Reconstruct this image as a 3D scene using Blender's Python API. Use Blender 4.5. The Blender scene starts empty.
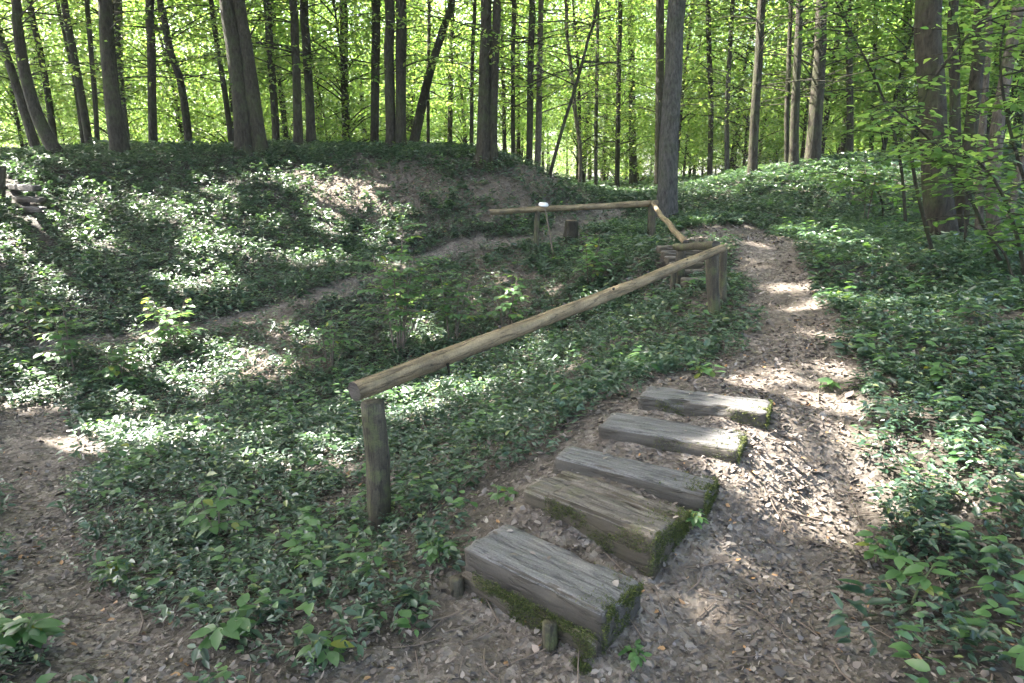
import bpy, math, random
import numpy as np
from mathutils import Vector

C = bpy.context.scene.collection
RNG = np.random.default_rng(7)
random.seed(7)

# ------------------------------------------------------------------ camera
W_PX, H_PX, FPX = 1024, 683, 683.0
EYE = np.array([0.0, 0.0, 1.65])
PITCH = math.atan(161.5 / FPX)
cp, sp = math.cos(PITCH), math.sin(PITCH)

def ray(px, py):
    a = (px - 512.0) / FPX
    b = -(py - 341.5) / FPX
    return np.array([a, cp + b * sp, -sp + b * cp])

def at_y(px, py, Y):                      # point on a sight line at ground distance Y
    d = ray(px, py)
    return EYE + d * (Y / d[1])

def at_z(px, py, z):
    d = ray(px, py)
    return EYE + d * ((z - EYE[2]) / d[2])

# ------------------------------------------------------------------ noise
def _hash(i, j, s):
    n = (i.astype(np.int64) * 374761393 + j.astype(np.int64) * 668265263 + s * 982451653) & 0x7fffffff
    n = (n ^ (n >> 13)) * 1274126177 & 0x7fffffff
    n = n ^ (n >> 16)
    return (n & 0xffff) / 65535.0

def vnoise(x, y, s=0):
    x = np.asarray(x, float); y = np.asarray(y, float)
    i, j = np.floor(x), np.floor(y)
    u, v = x - i, y - j
    u = u * u * (3 - 2 * u); v = v * v * (3 - 2 * v)
    a = _hash(i, j, s); b = _hash(i + 1, j, s); c = _hash(i, j + 1, s); d = _hash(i + 1, j + 1, s)
    return (a * (1 - u) + b * u) * (1 - v) + (c * (1 - u) + d * u) * v

def fbm(x, y, s=0, o=3):
    r, a, t = 0.0, 1.0, 0.0
    for k in range(o):
        r = r + a * vnoise(np.asarray(x) * 2 ** k + 17.3 * k, np.asarray(y) * 2 ** k - 9.1 * k, s + k)
        t += a; a *= .5
    return r / t

def sstep(a, b, x):
    t = np.clip((x - a) / (b - a), 0, 1)
    return t * t * (3 - 2 * t)

# ------------------------------------------------------------------ terrain
ctl = []
def cz(px, py, z): ctl.append(at_z(px, py, z))
def cy(px, py, Y): ctl.append(at_y(px, py, Y))
def cw(x, y, z): ctl.append(np.array([x, y, z], float))

for a in [(0, 683, -.06), (0, 600, -.12), (0, 500, -.35), (0, 430, -.6), (150, 500, -.36), (150, 430, -.66),
          (300, 430, -.62), (300, 490, -.42), (385, 533, -.27), (300, 600, -.1), (250, 683, -.02), (512, 683, 0),
          (400, 600, -.03), (430, 660, 0), (500, 665, 0.0), (700, 640, .02), (640, 683, 0), (800, 683, .03),
          (780, 560, .09), (820, 480, .2), (830, 400, .36), (800, 340, .48), (780, 290, .58), (755, 240, .78),
          (905, 683, .06), (1000, 600, .12), (1000, 500, .26), (950, 400, .42), (1000, 300, .64), (900, 300, .56),
          (900, 240, .78), (1010, 250, .78), (700, 225, .83), (300, 380, -.66), (450, 400, -.45), (430, 350, -.45),
          (430, 300, -.1), (560, 300, .08), (600, 260, .45), (600, 340, .05), (520, 420, -.07), (700, 340, .33),
          (655, 300, .25), (713, 320, .4), (440, 470, -.12), (250, 318, -.25), (120, 340, -.36), (0, 352, -.4)]:
    cz(*a)
for a in [(350, 287, 10.3), (480, 243, 12.3), (540, 240, 12.0), (650, 238, 11.6), (500, 165, 15), (560, 183, 15.6),
          (400, 154, 16.2), (250, 155, 16.5), (120, 157, 16), (60, 163, 15), (0, 178, 13.6), (0, 160, 15.2), (250, 240, 12.4),
          (100, 240, 11.6), (0, 240, 10.8), (100, 300, 9.6), (0, 300, 9.2), (400, 200, 14.0), (500, 205, 13.6),
          (250, 192, 14.5), (100, 195, 13.8), (330, 250, 12.2), (620, 193, 26), (605, 202, 19), (655, 212, 15), (600, 222, 14),
          (800, 215, 14.2), (740, 210, 14.2), (800, 172, 18), (860, 160, 19), (720, 187, 17), (950, 160, 20),
          (1024, 152, 20), (920, 205, 14.5), (1024, 200, 14)]:
    cy(*a)
# around the timber steps
for a in [(0.0, 2.2, 0.02), (.2, 2.05, .03), (.33, 2.68, .183), (.55, 2.93, .285), (.80, 3.18, .345), (1.02, 3.44, .425),
          (1.12, 3.8, .47), (.6, 2.1, .04), (1.0, 2.4, .09), (1.3, 2.9, .2), (1.6, 3.3, .34), (-.05, 3.1, .12),
          (.02, 3.7, .16), (.4, 4.15, .28), (.85, 4.4, .34), (.70, 3.58, .42), (.44, 3.34, .33), (.2, 3.1, .265), (.0, 2.86, .18), (1.3, 3.28, .40), (1.06, 2.98, .315), (.6, 2.4, .115)]:
    cw(*a)
for a in [(2.05, 7.3, .5), (2.3, 8.9, .84), (-10, 2, -.15), (-9, 6, -.4), (9, 2, .3), (10, 8, .7), (-4, -4, -.1), (4, -4, 0.1), (0, -10, -.1),
          (-16, 16, 2.0), (-18, 10, 1.2), (-8, 22, 2.1), (-14, 30, 2.0), (0, 22, 1.7), (10, 26, 1.9), (18, 22, 2.2), (20, 10, 1.2),
          (3.5, 36, 1.2), (-12, 45, 1.6), (16, 45, 1.7), (0, 60, 1.5), (-40, 40, 1.8), (40, 40, 2), (40, 0, .6), (-40, 0, .3),
          (-60, 90, 2), (60, 90, 2.2), (0, 100, 2.0), (-30, -30, 0), (30, -30, 0)]:
    cw(*a)
CT = np.array(ctl)

def _tps(r2): return .5 * r2 * np.log(r2 + 1e-9)
_n = len(CT)
_d2 = (CT[:, None, 0] - CT[None, :, 0]) ** 2 + (CT[:, None, 1] - CT[None, :, 1]) ** 2
_K = _tps(_d2) + np.eye(_n) * .02
_Pm = np.c_[np.ones(_n), CT[:, :2]]
_A = np.block([[_K, _Pm], [_Pm.T, np.zeros((3, 3))]])
_S = np.linalg.solve(_A, np.r_[CT[:, 2], np.zeros(3)])

def tz(x, y):
    x = np.atleast_1d(np.asarray(x, float)); y = np.atleast_1d(np.asarray(y, float))
    out = np.empty(len(x))
    for s in range(0, len(x), 20000):
        xs, ys = x[s:s + 20000], y[s:s + 20000]
        r2 = (xs[:, None] - CT[None, :, 0]) ** 2 + (ys[:, None] - CT[None, :, 1]) ** 2
        out[s:s + 20000] = _tps(r2) @ _S[:_n] + _S[_n] + _S[_n + 1] * xs + _S[_n + 2] * ys
    d = np.hypot(x, y)
    bump = (fbm(x * 1.1, y * 1.1, 3) - .5) * .16 * sstep(3.5, 8, d) + (fbm(x * 3.1, y * 3.1, 5) - .5) * .05
    far = np.clip((d - 75) / 40, 0, 1)
    return (out + bump) * (1 - far) + 2.0 * far

def tz1(x, y): return float(tz(x, y)[0])

def hit(px, py):                          # where a sight line meets the ground
    d = ray(px, py)
    t = np.linspace(1.2, 40, 1500)
    P = EYE + d[None] * t[:, None]
    g = P[:, 2] - tz(P[:, 0], P[:, 1])
    k = np.argmax(g < 0)
    if g[k] >= 0: k = len(t) - 1
    return P[k]

def poly_world(pts): return np.array([hit(*p)[:2] for p in pts])

def sd_poly(x, y, poly):                  # signed distance, positive inside
    inside = np.zeros(len(x), bool); dist = np.full(len(x), 1e9)
    n = len(poly)
    for i in range(n):
        ax, ay = poly[i]; bx, by = poly[(i + 1) % n]
        ex, ey = bx - ax, by - ay
        t = np.clip(((x - ax) * ex + (y - ay) * ey) / (ex * ex + ey * ey + 1e-12), 0, 1)
        dist = np.minimum(dist, np.hypot(x - ax - t * ex, y - ay - t * ey))
        c = ((ay > y) != (by > y)) & (x < (bx - ax) * (y - ay) / (by - ay + 1e-12) + ax)
        inside ^= c
    return np.where(inside, dist, -dist)

def d_line(x, y, pts):
    dist = np.full(len(x), 1e9)
    for i in range(len(pts) - 1):
        ax, ay = pts[i]; bx, by = pts[i + 1]
        ex, ey = bx - ax, by - ay
        t = np.clip(((x - ax) * ex + (y - ay) * ey) / (ex * ex + ey * ey + 1e-12), 0, 1)
        dist = np.minimum(dist, np.hypot(x - ax - t * ex, y - ay - t * ey))
    return dist

POLY_PATH = poly_world([(290, 682), (365, 655), (425, 622), (458, 580), (488, 508), (535, 466), (580, 432), (625, 398), (662, 380),
                        (720, 372), (765, 325), (758, 280), (735, 240), (690, 240), (640, 238), (690, 230), (750, 228), (780, 238), (790, 262), (812, 300), (822, 350),
                        (842, 400), (850, 450), (872, 520), (868, 600), (850, 682)])
POLY_PATH = np.vstack([POLY_PATH, [(1.0, .6), (-.8, .6)]])
POLY_LEFT = poly_world([(0, 405), (45, 415), (80, 450), (62, 510), (75, 565), (130, 605), (170, 645), (250, 682), (60, 682), (40, 640), (25, 600), (0, 590)])
TRAIL = poly_world([(660, 236), (600, 236), (540, 240), (480, 243), (415, 263), (350, 287), (250, 318), (120, 340), (0, 352)])
TRAIL2 = poly_world([(560, 236), (590, 222), (610, 210)])
BARE = poly_world([(300, 165), (340, 160), (420, 165), (500, 168), (560, 178), (590, 195), (560, 205), (520, 222), (470, 215), (430, 205), (380, 215), (345, 225), (320, 205)])
BARE2 = poly_world([(235, 318), (285, 312), (300, 345), (310, 375), (255, 385), (235, 365), (260, 345)])
BARE3 = poly_world([(455, 250), (520, 250), (560, 275), (540, 310), (480, 330), (455, 300)])

def masks(x, y):
    n = (fbm(x * 2.3, y * 2.3, 11) - .5)
    n2 = (fbm(x * 7, y * 7, 13) - .5)
    j = n * .34 + n2 * .2
    wide = np.interp(np.hypot(x, y), [3, 5, 10], [.03, .10, .12])
    path = np.maximum(sstep(-.12, .1, sd_poly(x, y, POLY_PATH) + j + wide), sstep(-.14, .12, sd_poly(x, y, POLY_LEFT) + j + wide))
    tr = sstep(.30, .1, d_line(x, y, TRAIL) + j * .6)
    tr = np.maximum(tr, sstep(.5, .2, d_line(x, y, TRAIL2) + j))
    bare = np.maximum(sstep(-.5, .5, sd_poly(x, y, BARE) + n * 2.4), sstep(-.3, .3, sd_poly(x, y, BARE2) + n * 1.2))
    bare = np.maximum(bare, .7 * sstep(-.3, .3, sd_poly(x, y, BARE3) + n * 1.6))
    return path, tr, bare

# ------------------------------------------------------------------ mesh helpers
def np_mesh(name, V, F, tint=None, mat_idx=None, smooth=False):
    me = bpy.data.meshes.new(name)
    V = np.ascontiguousarray(V, np.float32); F = np.ascontiguousarray(F, np.int32)
    k = F.shape[1]
    me.vertices.add(len(V)); me.vertices.foreach_set('co', V.ravel())
    me.loops.add(F.size); me.loops.foreach_set('vertex_index', F.ravel())
    me.polygons.add(len(F)); me.polygons.foreach_set('loop_start', np.arange(0, F.size, k, dtype=np.int32))
    if smooth: me.polygons.foreach_set('use_smooth', np.ones(len(F), bool))
    if tint is not None:
        a = me.attributes.new('tint', 'FLOAT', 'POINT'); a.data.foreach_set('value', np.ascontiguousarray(tint, np.float32))
    me.update(calc_edges=True)
    return me

def link(name, me, mat=None, parent=None, smooth=None):
    o = bpy.data.objects.new(name, me); C.objects.link(o)
    if mat is not None:
        me.materials.clear() if me.materials else None
        me.materials.append(mat)
    if parent is not None: o.parent = parent
    return o

def tag(o, label=None, cat=None, group=None, kind=None):
    if label: o['label'] = label
    if cat: o['category'] = cat
    if group: o['group'] = group
    if kind: o['kind'] = kind
    return o

def empty(name, loc, label, cat, group=None, rz=0.0):
    o = bpy.data.objects.new(name, None); C.objects.link(o)
    o.location = Vector(loc); o.rotation_euler = (0, 0, rz); o.empty_display_size = .1
    return tag(o, label, cat, group)

def copy_tree(o, parent=None):
    c = o.copy(); C.objects.link(c)
    if parent is not None: c.parent = parent
    for ch in list(o.children): copy_tree(ch, c)
    return c

def norm(a): return a / (np.linalg.norm(a, axis=-1, keepdims=True) + 1e-9)

def leaves_mesh(P, D, N, L, Wd, fold=.25, droop=.15, kind=6):
    """arrays of leaves: kind 4 = one bent quad, 6 = two folded quads, 9 = four quads"""
    n = len(P); D = norm(D); S = norm(np.cross(D, N)); N = np.cross(S, D)
    L = np.broadcast_to(L, n)[:, None]; Wd = np.broadcast_to(Wd, n)[:, None]
    fold = np.broadcast_to(fold, n)[:, None]; droop = np.broadcast_to(droop, n)[:, None]
    def pt(t, w, up=0): return P + D * L * t + S * Wd * (w * .5) + N * (np.abs(w) * Wd * .5 * fold - L * droop * t * t + L * up)
    if kind == 4:
        V = np.stack([pt(0, 0), pt(.45, 1), pt(1, 0), pt(.45, -1)], 1); idx = [[0, 1, 2, 3]]
    elif kind == 6:
        V = np.stack([pt(0, 0), pt(.3, .95), pt(.68, .75), pt(1, 0), pt(.68, -.75), pt(.3, -.95)], 1); idx = [[0, 1, 2, 3], [0, 3, 4, 5]]
    else:
        V = np.stack([pt(0, 0), pt(.12, .6), pt(.38, 1), pt(.72, .66), pt(1, 0), pt(.72, -.66), pt(.38, -1), pt(.12, -.6), pt(.38, 0), pt(.72, 0)], 1)
        idx = [[0, 1, 2, 8], [8, 2, 3, 9], [0, 8, 6, 7], [8, 9, 5, 6]]
        tri = [[9, 3, 4, 4], [9, 4, 5, 5]]
        idx = idx + [[9, 3, 4, 5]]
    m = V.shape[1]
    F = (np.array(idx)[None] + (np.arange(n) * m)[:, None, None]).reshape(-1, 4)
    return V.reshape(-1, 3), F, m

def rand_dir(n, rng, up_bias=0.0):
    v = rng.normal(size=(n, 3)); v[:, 2] += up_bias
    return norm(v)

def tube(pts, rad, ns=10, amp=0.0, seed=0, flare=0.0, cap=True, lobes=5, freq=3.0, smoothpath=True, seg=None):
    pts = np.asarray(pts, float); rad = np.asarray(rad, float)
    if smoothpath and len(pts) > 2:
        seg = seg or 5
        T, R = [], []
        for i in range(len(pts) - 1):
            p0 = pts[max(i - 1, 0)]; p1 = pts[i]; p2 = pts[i + 1]; p3 = pts[min(i + 2, len(pts) - 1)]
            for s in range(seg):
                t = s / seg
                T.append(.5 * ((2 * p1) + (-p0 + p2) * t + (2 * p0 - 5 * p1 + 4 * p2 - p3) * t * t + (-p0 + 3 * p1 - 3 * p2 + p3) * t ** 3))
                R.append(rad[i] * (1 - t) + rad[i + 1] * t)
        T.append(pts[-1]); R.append(rad[-1]); pts = np.array(T); rad = np.array(R)
    elif seg:
        t = np.linspace(0, len(pts) - 1, seg + 1)
        i = np.minimum(t.astype(int), len(pts) - 2); f = (t - i)[:, None]
        rad = rad[i] * (1 - f[:, 0]) + rad[i + 1] * f[:, 0]
        pts = pts[i] * (1 - f) + pts[i + 1] * f
    m = len(pts)
    tg = norm(np.gradient(pts, axis=0))
    ref = np.array([1., 0, 0]) if abs(tg[0][0]) < .8 else np.array([0, 1., 0])
    A = np.zeros_like(pts); a = ref
    for i in range(m):
        a = a - tg[i] * np.dot(a, tg[i]); a = a / np.linalg.norm(a); A[i] = a
    B = np.cross(tg, A)
    th = np.arange(ns) / ns * 2 * math.pi
    s = np.r_[0, np.cumsum(np.linalg.norm(np.diff(pts, axis=0), axis=1))]
    SS, TH = np.meshgrid(s, th, indexing='ij')
    r = rad[:, None] * np.ones((1, ns))
    if amp:
        r = r * (1 + amp * 2 * (fbm(np.cos(TH) * 2 + SS * freq * .3 + seed * 7, np.sin(TH) * 2 + SS * freq * .55, seed) - .5))
    if flare:
        h = SS / max(rad[0], .05)
        r = r * (1 + flare * np.exp(-h / 2.2) * (1 + .55 * np.cos(lobes * TH + seed)))
    V = pts[:, None, :] + A[:, None, :] * (r * np.cos(TH))[..., None] + B[:, None, :] * (r * np.sin(TH))[..., None]
    V = V.reshape(-1, 3)
    i, j = np.meshgrid(np.arange(m - 1), np.arange(ns), indexing='ij')
    a = i * ns + j; b = i * ns + (j + 1) % ns
    F = np.stack([a, b, b + ns, a + ns], -1).reshape(-1, 4)
    if cap:
        V = np.vstack([V, pts[0], pts[-1]]); c0, c1 = len(V) - 2, len(V) - 1
        ex = []
        for k in range(0, ns, 2):
            k1, k2 = (k + 1) % ns, (k + 2) % ns
            ex.append([c0, k2, k1, k]); o = (m - 1) * ns; ex.append([c1, o + k, o + k1, o + k2])
        F = np.vstack([F, ex])
    return V, F

class MB:
    def __init__(s): s.V = []; s.F = []; s.n = 0; s.T = []
    def add(s, V, F, tint=0.5):
        s.V.append(V); s.F.append(np.asarray(F) + s.n); s.n += len(V)
        s.T.append(np.broadcast_to(np.asarray(tint, float), len(V)))
    def mesh(s, name, smooth=False): return np_mesh(name, np.vstack(s.V), np.vstack(s.F), np.concatenate(s.T), smooth=smooth)

# ------------------------------------------------------------------ materials
def new_mat(name):
    m = bpy.data.materials.new(name); m.use_nodes = True
    nt = m.node_tree; nt.nodes.clear()
    out = nt.nodes.new('ShaderNodeOutputMaterial')
    return m, nt, out

def N_(nt, t, **kw):
    n = nt.nodes.new(t)
    for k, v in kw.items():
        if k in n.inputs: n.inputs[k].default_value = v
        else: setattr(n, k, v)
    return n

def ramp(nt, stops, fac=None, interp='LINEAR'):
    r = nt.nodes.new('ShaderNodeValToRGB'); r.color_ramp.interpolation = interp
    el = r.color_ramp.elements
    while len(el) < len(stops): el.new(.5)
    for e, (p, c) in zip(el, stops): e.position = p; e.color = (*c, 1)
    if fac is not None: nt.links.new(fac, r.inputs[0])
    return r

def mixc(nt, fac, a, b, blend='MIX'):
    m = nt.nodes.new('ShaderNodeMix'); m.data_type = 'RGBA'; m.blend_type = blend
    for sock, v in ((m.inputs[0], fac), (m.inputs[6], a), (m.inputs[7], b)):
        if isinstance(v, bpy.types.NodeSocket): nt.links.new(v, sock)
        elif isinstance(v, (int, float)): sock.default_value = v
        else: sock.default_value = (*v, 1)
    return m.outputs[2]

def mathn(nt, op, a, b=0.0, clamp=False):
    m = nt.nodes.new('ShaderNodeMath'); m.operation = op; m.use_clamp = clamp
    for s, v in ((m.inputs[0], a), (m.inputs[1], b)):
        if isinstance(v, bpy.types.NodeSocket): nt.links.new(v, s)
        else: s.default_value = v
    return m.outputs[0]

def attr(nt, name):
    a = nt.nodes.new('ShaderNodeAttribute'); a.attribute_name = name
    return a

def leaf_mat(name, stops, tstops, trans=.45, rough=.4, spec=.5):
    m, nt, out = new_mat(name)
    t = attr(nt, 'tint').outputs['Fac']
    c = ramp(nt, stops, t).outputs[0]; tc = ramp(nt, tstops, t).outputs[0]
    p = N_(nt, 'ShaderNodeBsdfPrincipled', Roughness=rough); p.inputs['Specular IOR Level'].default_value = spec
    nt.links.new(c, p.inputs['Base Color'])
    tr = nt.nodes.new('ShaderNodeBsdfTranslucent'); nt.links.new(tc, tr.inputs[0])
    mx = nt.nodes.new('ShaderNodeMixShader'); mx.inputs[0].default_value = trans
    nt.links.new(p.outputs[0], mx.inputs[1]); nt.links.new(tr.outputs[0], mx.inputs[2])
    nt.links.new(mx.outputs[0], out.inputs[0])
    return m

M_CANOPY = leaf_mat('canopy_leaf', [(0, (.035, .075, .012)), (1, (.08, .13, .02))], [(0, (.16, .30, .03)), (1, (.34, .46, .05))], .5, .45, .4)
M_BEECH = leaf_mat('woodland_leaf', [(0, (.04, .085, .014)), (.7, (.085, .14, .022)), (1, (.12, .17, .025))], [(0, (.17, .34, .05)), (.7, (.33, .50, .09)), (1, (.52, .60, .12))], .5, .42, .45)
M_HAZEL = leaf_mat('hazel_leaf', [(0, (.035, .085, .02)), (1, (.075, .14, .035))], [(0, (.16, .36, .06)), (1, (.38, .54, .11))], .5, .42, .45)
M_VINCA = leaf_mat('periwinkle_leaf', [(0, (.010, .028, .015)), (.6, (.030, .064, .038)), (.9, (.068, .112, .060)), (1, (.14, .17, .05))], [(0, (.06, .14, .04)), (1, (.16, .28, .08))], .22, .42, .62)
M_BROAD = leaf_mat('broad_leaf', [(0, (.035, .085, .03)), (.85, (.075, .15, .05)), (1, (.16, .19, .03))], [(0, (.14, .30, .05)), (.85, (.25, .42, .08)), (1, (.5, .5, .05))], .35, .38, .5)

def litter_mat():
    m, nt, out = new_mat('dead_leaf')
    t = attr(nt, 'tint').outputs['Fac']
    c = ramp(nt, [(0, (.019, .0155, .012)), (.3, (.062, .052, .042)), (.6, (.13, .111, .094)), (.85, (.23, .203, .178)), (.97, (.30, .27, .24)), (1, (.30, .16, .06))], t).outputs[0]
    no = N_(nt, 'ShaderNodeTexNoise', Scale=60.0, Detail=3.0)
    c = mixc(nt, mathn(nt, 'MULTIPLY', no.outputs[0], .6), c, (.10, .075, .06))
    p = N_(nt, 'ShaderNodeBsdfPrincipled', Roughness=.6); p.inputs['Specular IOR Level'].default_value = .35
    nt.links.new(c, p.inputs['Base Color'])
    nt.links.new(p.outputs[0], out.inputs[0])
    return m
M_LITTER = litter_mat()

def ground_mat():
    m, nt, out = new_mat('forest_soil')
    tc = nt.nodes.new('ShaderNodeTexCoord')
    path = attr(nt, 'path').outputs['Fac']; bare = attr(nt, 'bare').outputs['Fac']
    v1 = N_(nt, 'ShaderNodeTexVoronoi', Scale=26.0); v2 = N_(nt, 'ShaderNodeTexVoronoi', Scale=52.0)
    nz = N_(nt, 'ShaderNodeTexNoise', Scale=9.0, Detail=6.0, Roughness=.65)
    dist = N_(nt, 'ShaderNodeTexNoise', Scale=18.0, Detail=3.0)
    vm = nt.nodes.new('ShaderNodeVectorMath'); vm.operation = 'MULTIPLY_ADD'
    nt.links.new(dist.outputs['Color'], vm.inputs[0]); vm.inputs[1].default_value = (.07, .07, .07); nt.links.new(tc.outputs['Object'], vm.inputs[2])
    nt.links.new(tc.outputs['Object'], dist.inputs['Vector']); nt.links.new(tc.outputs['Object'], nz.inputs['Vector'])
    nt.links.new(vm.outputs[0], v1.inputs['Vector']); nt.links.new(vm.outputs[0], v2.inputs['Vector'])
    f1 = N_(nt, 'ShaderNodeSeparateColor'); nt.links.new(v1.outputs['Color'], f1.inputs[0])
    f2 = N_(nt, 'ShaderNodeSeparateColor'); nt.links.new(v2.outputs['Color'], f2.inputs[0])
    lit1 = ramp(nt, [(0, (.035, .029, .023)), (.4, (.095, .08, .066)), (.75, (.16, .138, .118)), (1, (.25, .22, .195))], f1.outputs[0]).outputs[0]
    lit2 = ramp(nt, [(0, (.035, .029, .024)), (.5, (.105, .088, .073)), (1, (.2, .178, .155))], f2.outputs[0]).outputs[0]
    lit = mixc(nt, f2.outputs[1], lit1, lit2)
    soil = ramp(nt, [(.3, (.044, .036, .028)), (.7, (.105, .088, .071))], nz.outputs[0]).outputs[0]
    big = N_(nt, 'ShaderNodeTexNoise', Scale=1.7, Detail=4.0, Roughness=.6); nt.links.new(tc.outputs['Object'], big.inputs['Vector'])
    bs = ramp(nt, [(.42, (0, 0, 0)), (.6, (1, 1, 1))], big.outputs[0]).outputs[0]
    pathc = mixc(nt, mathn(nt, 'MULTIPLY', bs, .75), lit, soil)
    under = mixc(nt, .7, lit, (.014, .013, .009))  # soil under the cover, darkened further to paint shade between the leaves
    duff = mixc(nt, nz.outputs[0], (.028, .020, .012), (.19, .14, .10))
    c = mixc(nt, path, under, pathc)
    c = mixc(nt, mathn(nt, 'MULTIPLY', bare, .8), c, mixc(nt, .5, duff, lit))
    p = N_(nt, 'ShaderNodeBsdfPrincipled', Roughness=.85); p.inputs['Specular IOR Level'].default_value = .2
    nt.links.new(c, p.inputs['Base Color'])
    h = mathn(nt, 'ADD', mathn(nt, 'MULTIPLY', v1.outputs['Distance'], 1.0), mathn(nt, 'MULTIPLY', nz.outputs[0], 1.2))
    b = N_(nt, 'ShaderNodeBump', Strength=.6, Distance=.025); nt.links.new(h, b.inputs['Height']); nt.links.new(b.outputs[0], p.inputs['Normal'])
    nt.links.new(p.outputs[0], out.inputs[0])
    return m
M_GROUND = ground_mat()

def bark_mat(name, dark, light, moss=(.05, .068, .022), moss_amt=.5, scale=1.0):
    m, nt, out = new_mat(name)
    tc = nt.nodes.new('ShaderNodeTexCoord')
    mp = N_(nt, 'ShaderNodeMapping'); mp.inputs['Scale'].default_value = (15 * scale, 15 * scale, 5 * scale)
    nt.links.new(tc.outputs['Object'], mp.inputs[0])
    n1 = N_(nt, 'ShaderNodeTexNoise', Scale=1.6, Detail=7.0, Roughness=.7); nt.links.new(mp.outputs[0], n1.inputs['Vector'])
    n2 = N_(nt, 'ShaderNodeTexNoise', Scale=2.2, Detail=6.0, Roughness=.65); nt.links.new(tc.outputs['Object'], n2.inputs['Vector'])
    c = ramp(nt, [(.32, dark), (.68, light)], n1.outputs[0]).outputs[0]
    mk = ramp(nt, [(.48, (0, 0, 0)), (.62, (1, 1, 1))], n2.outputs[0]).outputs[0]
    c = mixc(nt, mathn(nt, 'MULTIPLY', mk, moss_amt), c, moss)
    p = N_(nt, 'ShaderNodeBsdfPrincipled', Roughness=.85); p.inputs['Specular IOR Level'].default_value = .2
    nt.links.new(c, p.inputs['Base Color'])
    b = N_(nt, 'ShaderNodeBump', Strength=1.0, Distance=.06); nt.links.new(n1.outputs[0], b.inputs['Height']); nt.links.new(b.outputs[0], p.inputs['Normal'])
    nt.links.new(p.outputs[0], out.inputs[0])
    return m
M_BARK = bark_mat('dark_bark', (.012, .011, .007), (.060, .052, .036))
M_BARKG = bark_mat('grey_bark', (.02, .02, .017), (.105, .10, .088), moss_amt=.25)
M_BARKP = bark_mat('pale_bark', (.03, .025, .02), (.17, .145, .115), moss_amt=.35)

def wood_mat(name, dark, light, moss=(.05, .07, .02), moss_amt=.3, axis=0, scale=1.0, top=None):
    m, nt, out = new_mat(name)
    tc = nt.nodes.new('ShaderNodeTexCoord')
    mp = N_(nt, 'ShaderNodeMapping'); s = [30 * scale] * 3; s[axis] = 1.6 * scale; mp.inputs['Scale'].default_value = s
    nt.links.new(tc.outputs['Object'], mp.inputs[0])
    n1 = N_(nt, 'ShaderNodeTexNoise', Scale=1.5, Detail=6.0, Roughness=.65); nt.links.new(mp.outputs[0], n1.inputs['Vector'])
    n2 = N_(nt, 'ShaderNodeTexNoise', Scale=7.0, Detail=5.0, Roughness=.65); nt.links.new(tc.outputs['Object'], n2.inputs['Vector'])
    n3 = N_(nt, 'ShaderNodeTexNoise', Scale=3.0, Detail=3.0); nt.links.new(tc.outputs['Object'], n3.inputs['Vector'])
    c = ramp(nt, [(.3, dark), (.7, light)], n1.outputs[0]).outputs[0]
    c = mixc(nt, mathn(nt, 'MULTIPLY', n3.outputs[0], .75), c, tuple(x * .55 for x in dark))
    mk = ramp(nt, [(.5, (0, 0, 0)), (.64, (1, 1, 1))], n2.outputs[0]).outputs[0]
    c = mixc(nt, mathn(nt, 'MULTIPLY', mk, moss_amt), c, moss)
    mp2 = N_(nt, 'ShaderNodeMapping'); s2 = [26 * scale] * 3; s2[axis] = 2.4 * scale; mp2.inputs['Scale'].default_value = s2
    nt.links.new(tc.outputs['Object'], mp2.inputs[0])
    n4 = N_(nt, 'ShaderNodeTexNoise', Scale=1.0, Detail=3.0, Roughness=.55); nt.links.new(mp2.outputs[0], n4.inputs['Vector'])
    crk = ramp(nt, [(.47, (0, 0, 0)), (.495, (1, 1, 1)), (.52, (0, 0, 0))], n4.outputs[0]).outputs[0]
    c = mixc(nt, mathn(nt, 'MULTIPLY', crk, .7), c, tuple(x * .3 for x in dark))
    n5 = N_(nt, 'ShaderNodeTexNoise', Scale=110.0, Detail=3.0, Roughness=.7); nt.links.new(tc.outputs['Object'], n5.inputs['Vector'])
    c = mixc(nt, .5, c, ramp(nt, [(.35, (.25, .25, .25)), (.65, (1, 1, 1))], n5.outputs[0]).outputs[0], 'MULTIPLY')
    if top is not None:                                     # faces that don't point up are mixed towards a darker brown
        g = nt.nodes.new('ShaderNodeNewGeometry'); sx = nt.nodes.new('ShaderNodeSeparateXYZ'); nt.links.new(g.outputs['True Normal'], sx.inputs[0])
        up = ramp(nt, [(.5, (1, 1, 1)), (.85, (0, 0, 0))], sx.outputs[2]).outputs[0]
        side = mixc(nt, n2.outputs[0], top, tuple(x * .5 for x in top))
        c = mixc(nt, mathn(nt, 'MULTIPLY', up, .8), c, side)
    p = N_(nt, 'ShaderNodeBsdfPrincipled', Roughness=.72); p.inputs['Specular IOR Level'].default_value = .35
    nt.links.new(c, p.inputs['Base Color'])
    h = mathn(nt, 'SUBTRACT', mathn(nt, 'ADD', n1.outputs[0], mathn(nt, 'MULTIPLY', n2.outputs[0], .4)), mathn(nt, 'MULTIPLY', crk, .6))
    b = N_(nt, 'ShaderNodeBump', Strength=.7, Distance=.012); nt.links.new(h, b.inputs['Height']); nt.links.new(b.outputs[0], p.inputs['Normal'])
    nt.links.new(p.outputs[0], out.inputs[0])
    return m
M_SLEEPER = wood_mat('weathered_timber', (.085, .081, .076), (.25, .243, .235), moss_amt=.18, top=(.05, .04, .025))
M_SPLIT = wood_mat('split_timber', (.075, .063, .05), (.26, .23, .19), moss=(.07, .08, .018), moss_amt=.45, top=(.052, .04, .022))
M_RAIL = wood_mat('rail_wood', (.125, .086, .04), (.48, .37, .215), moss=(.085, .07, .042), moss_amt=.6, axis=0, scale=.8)
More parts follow.
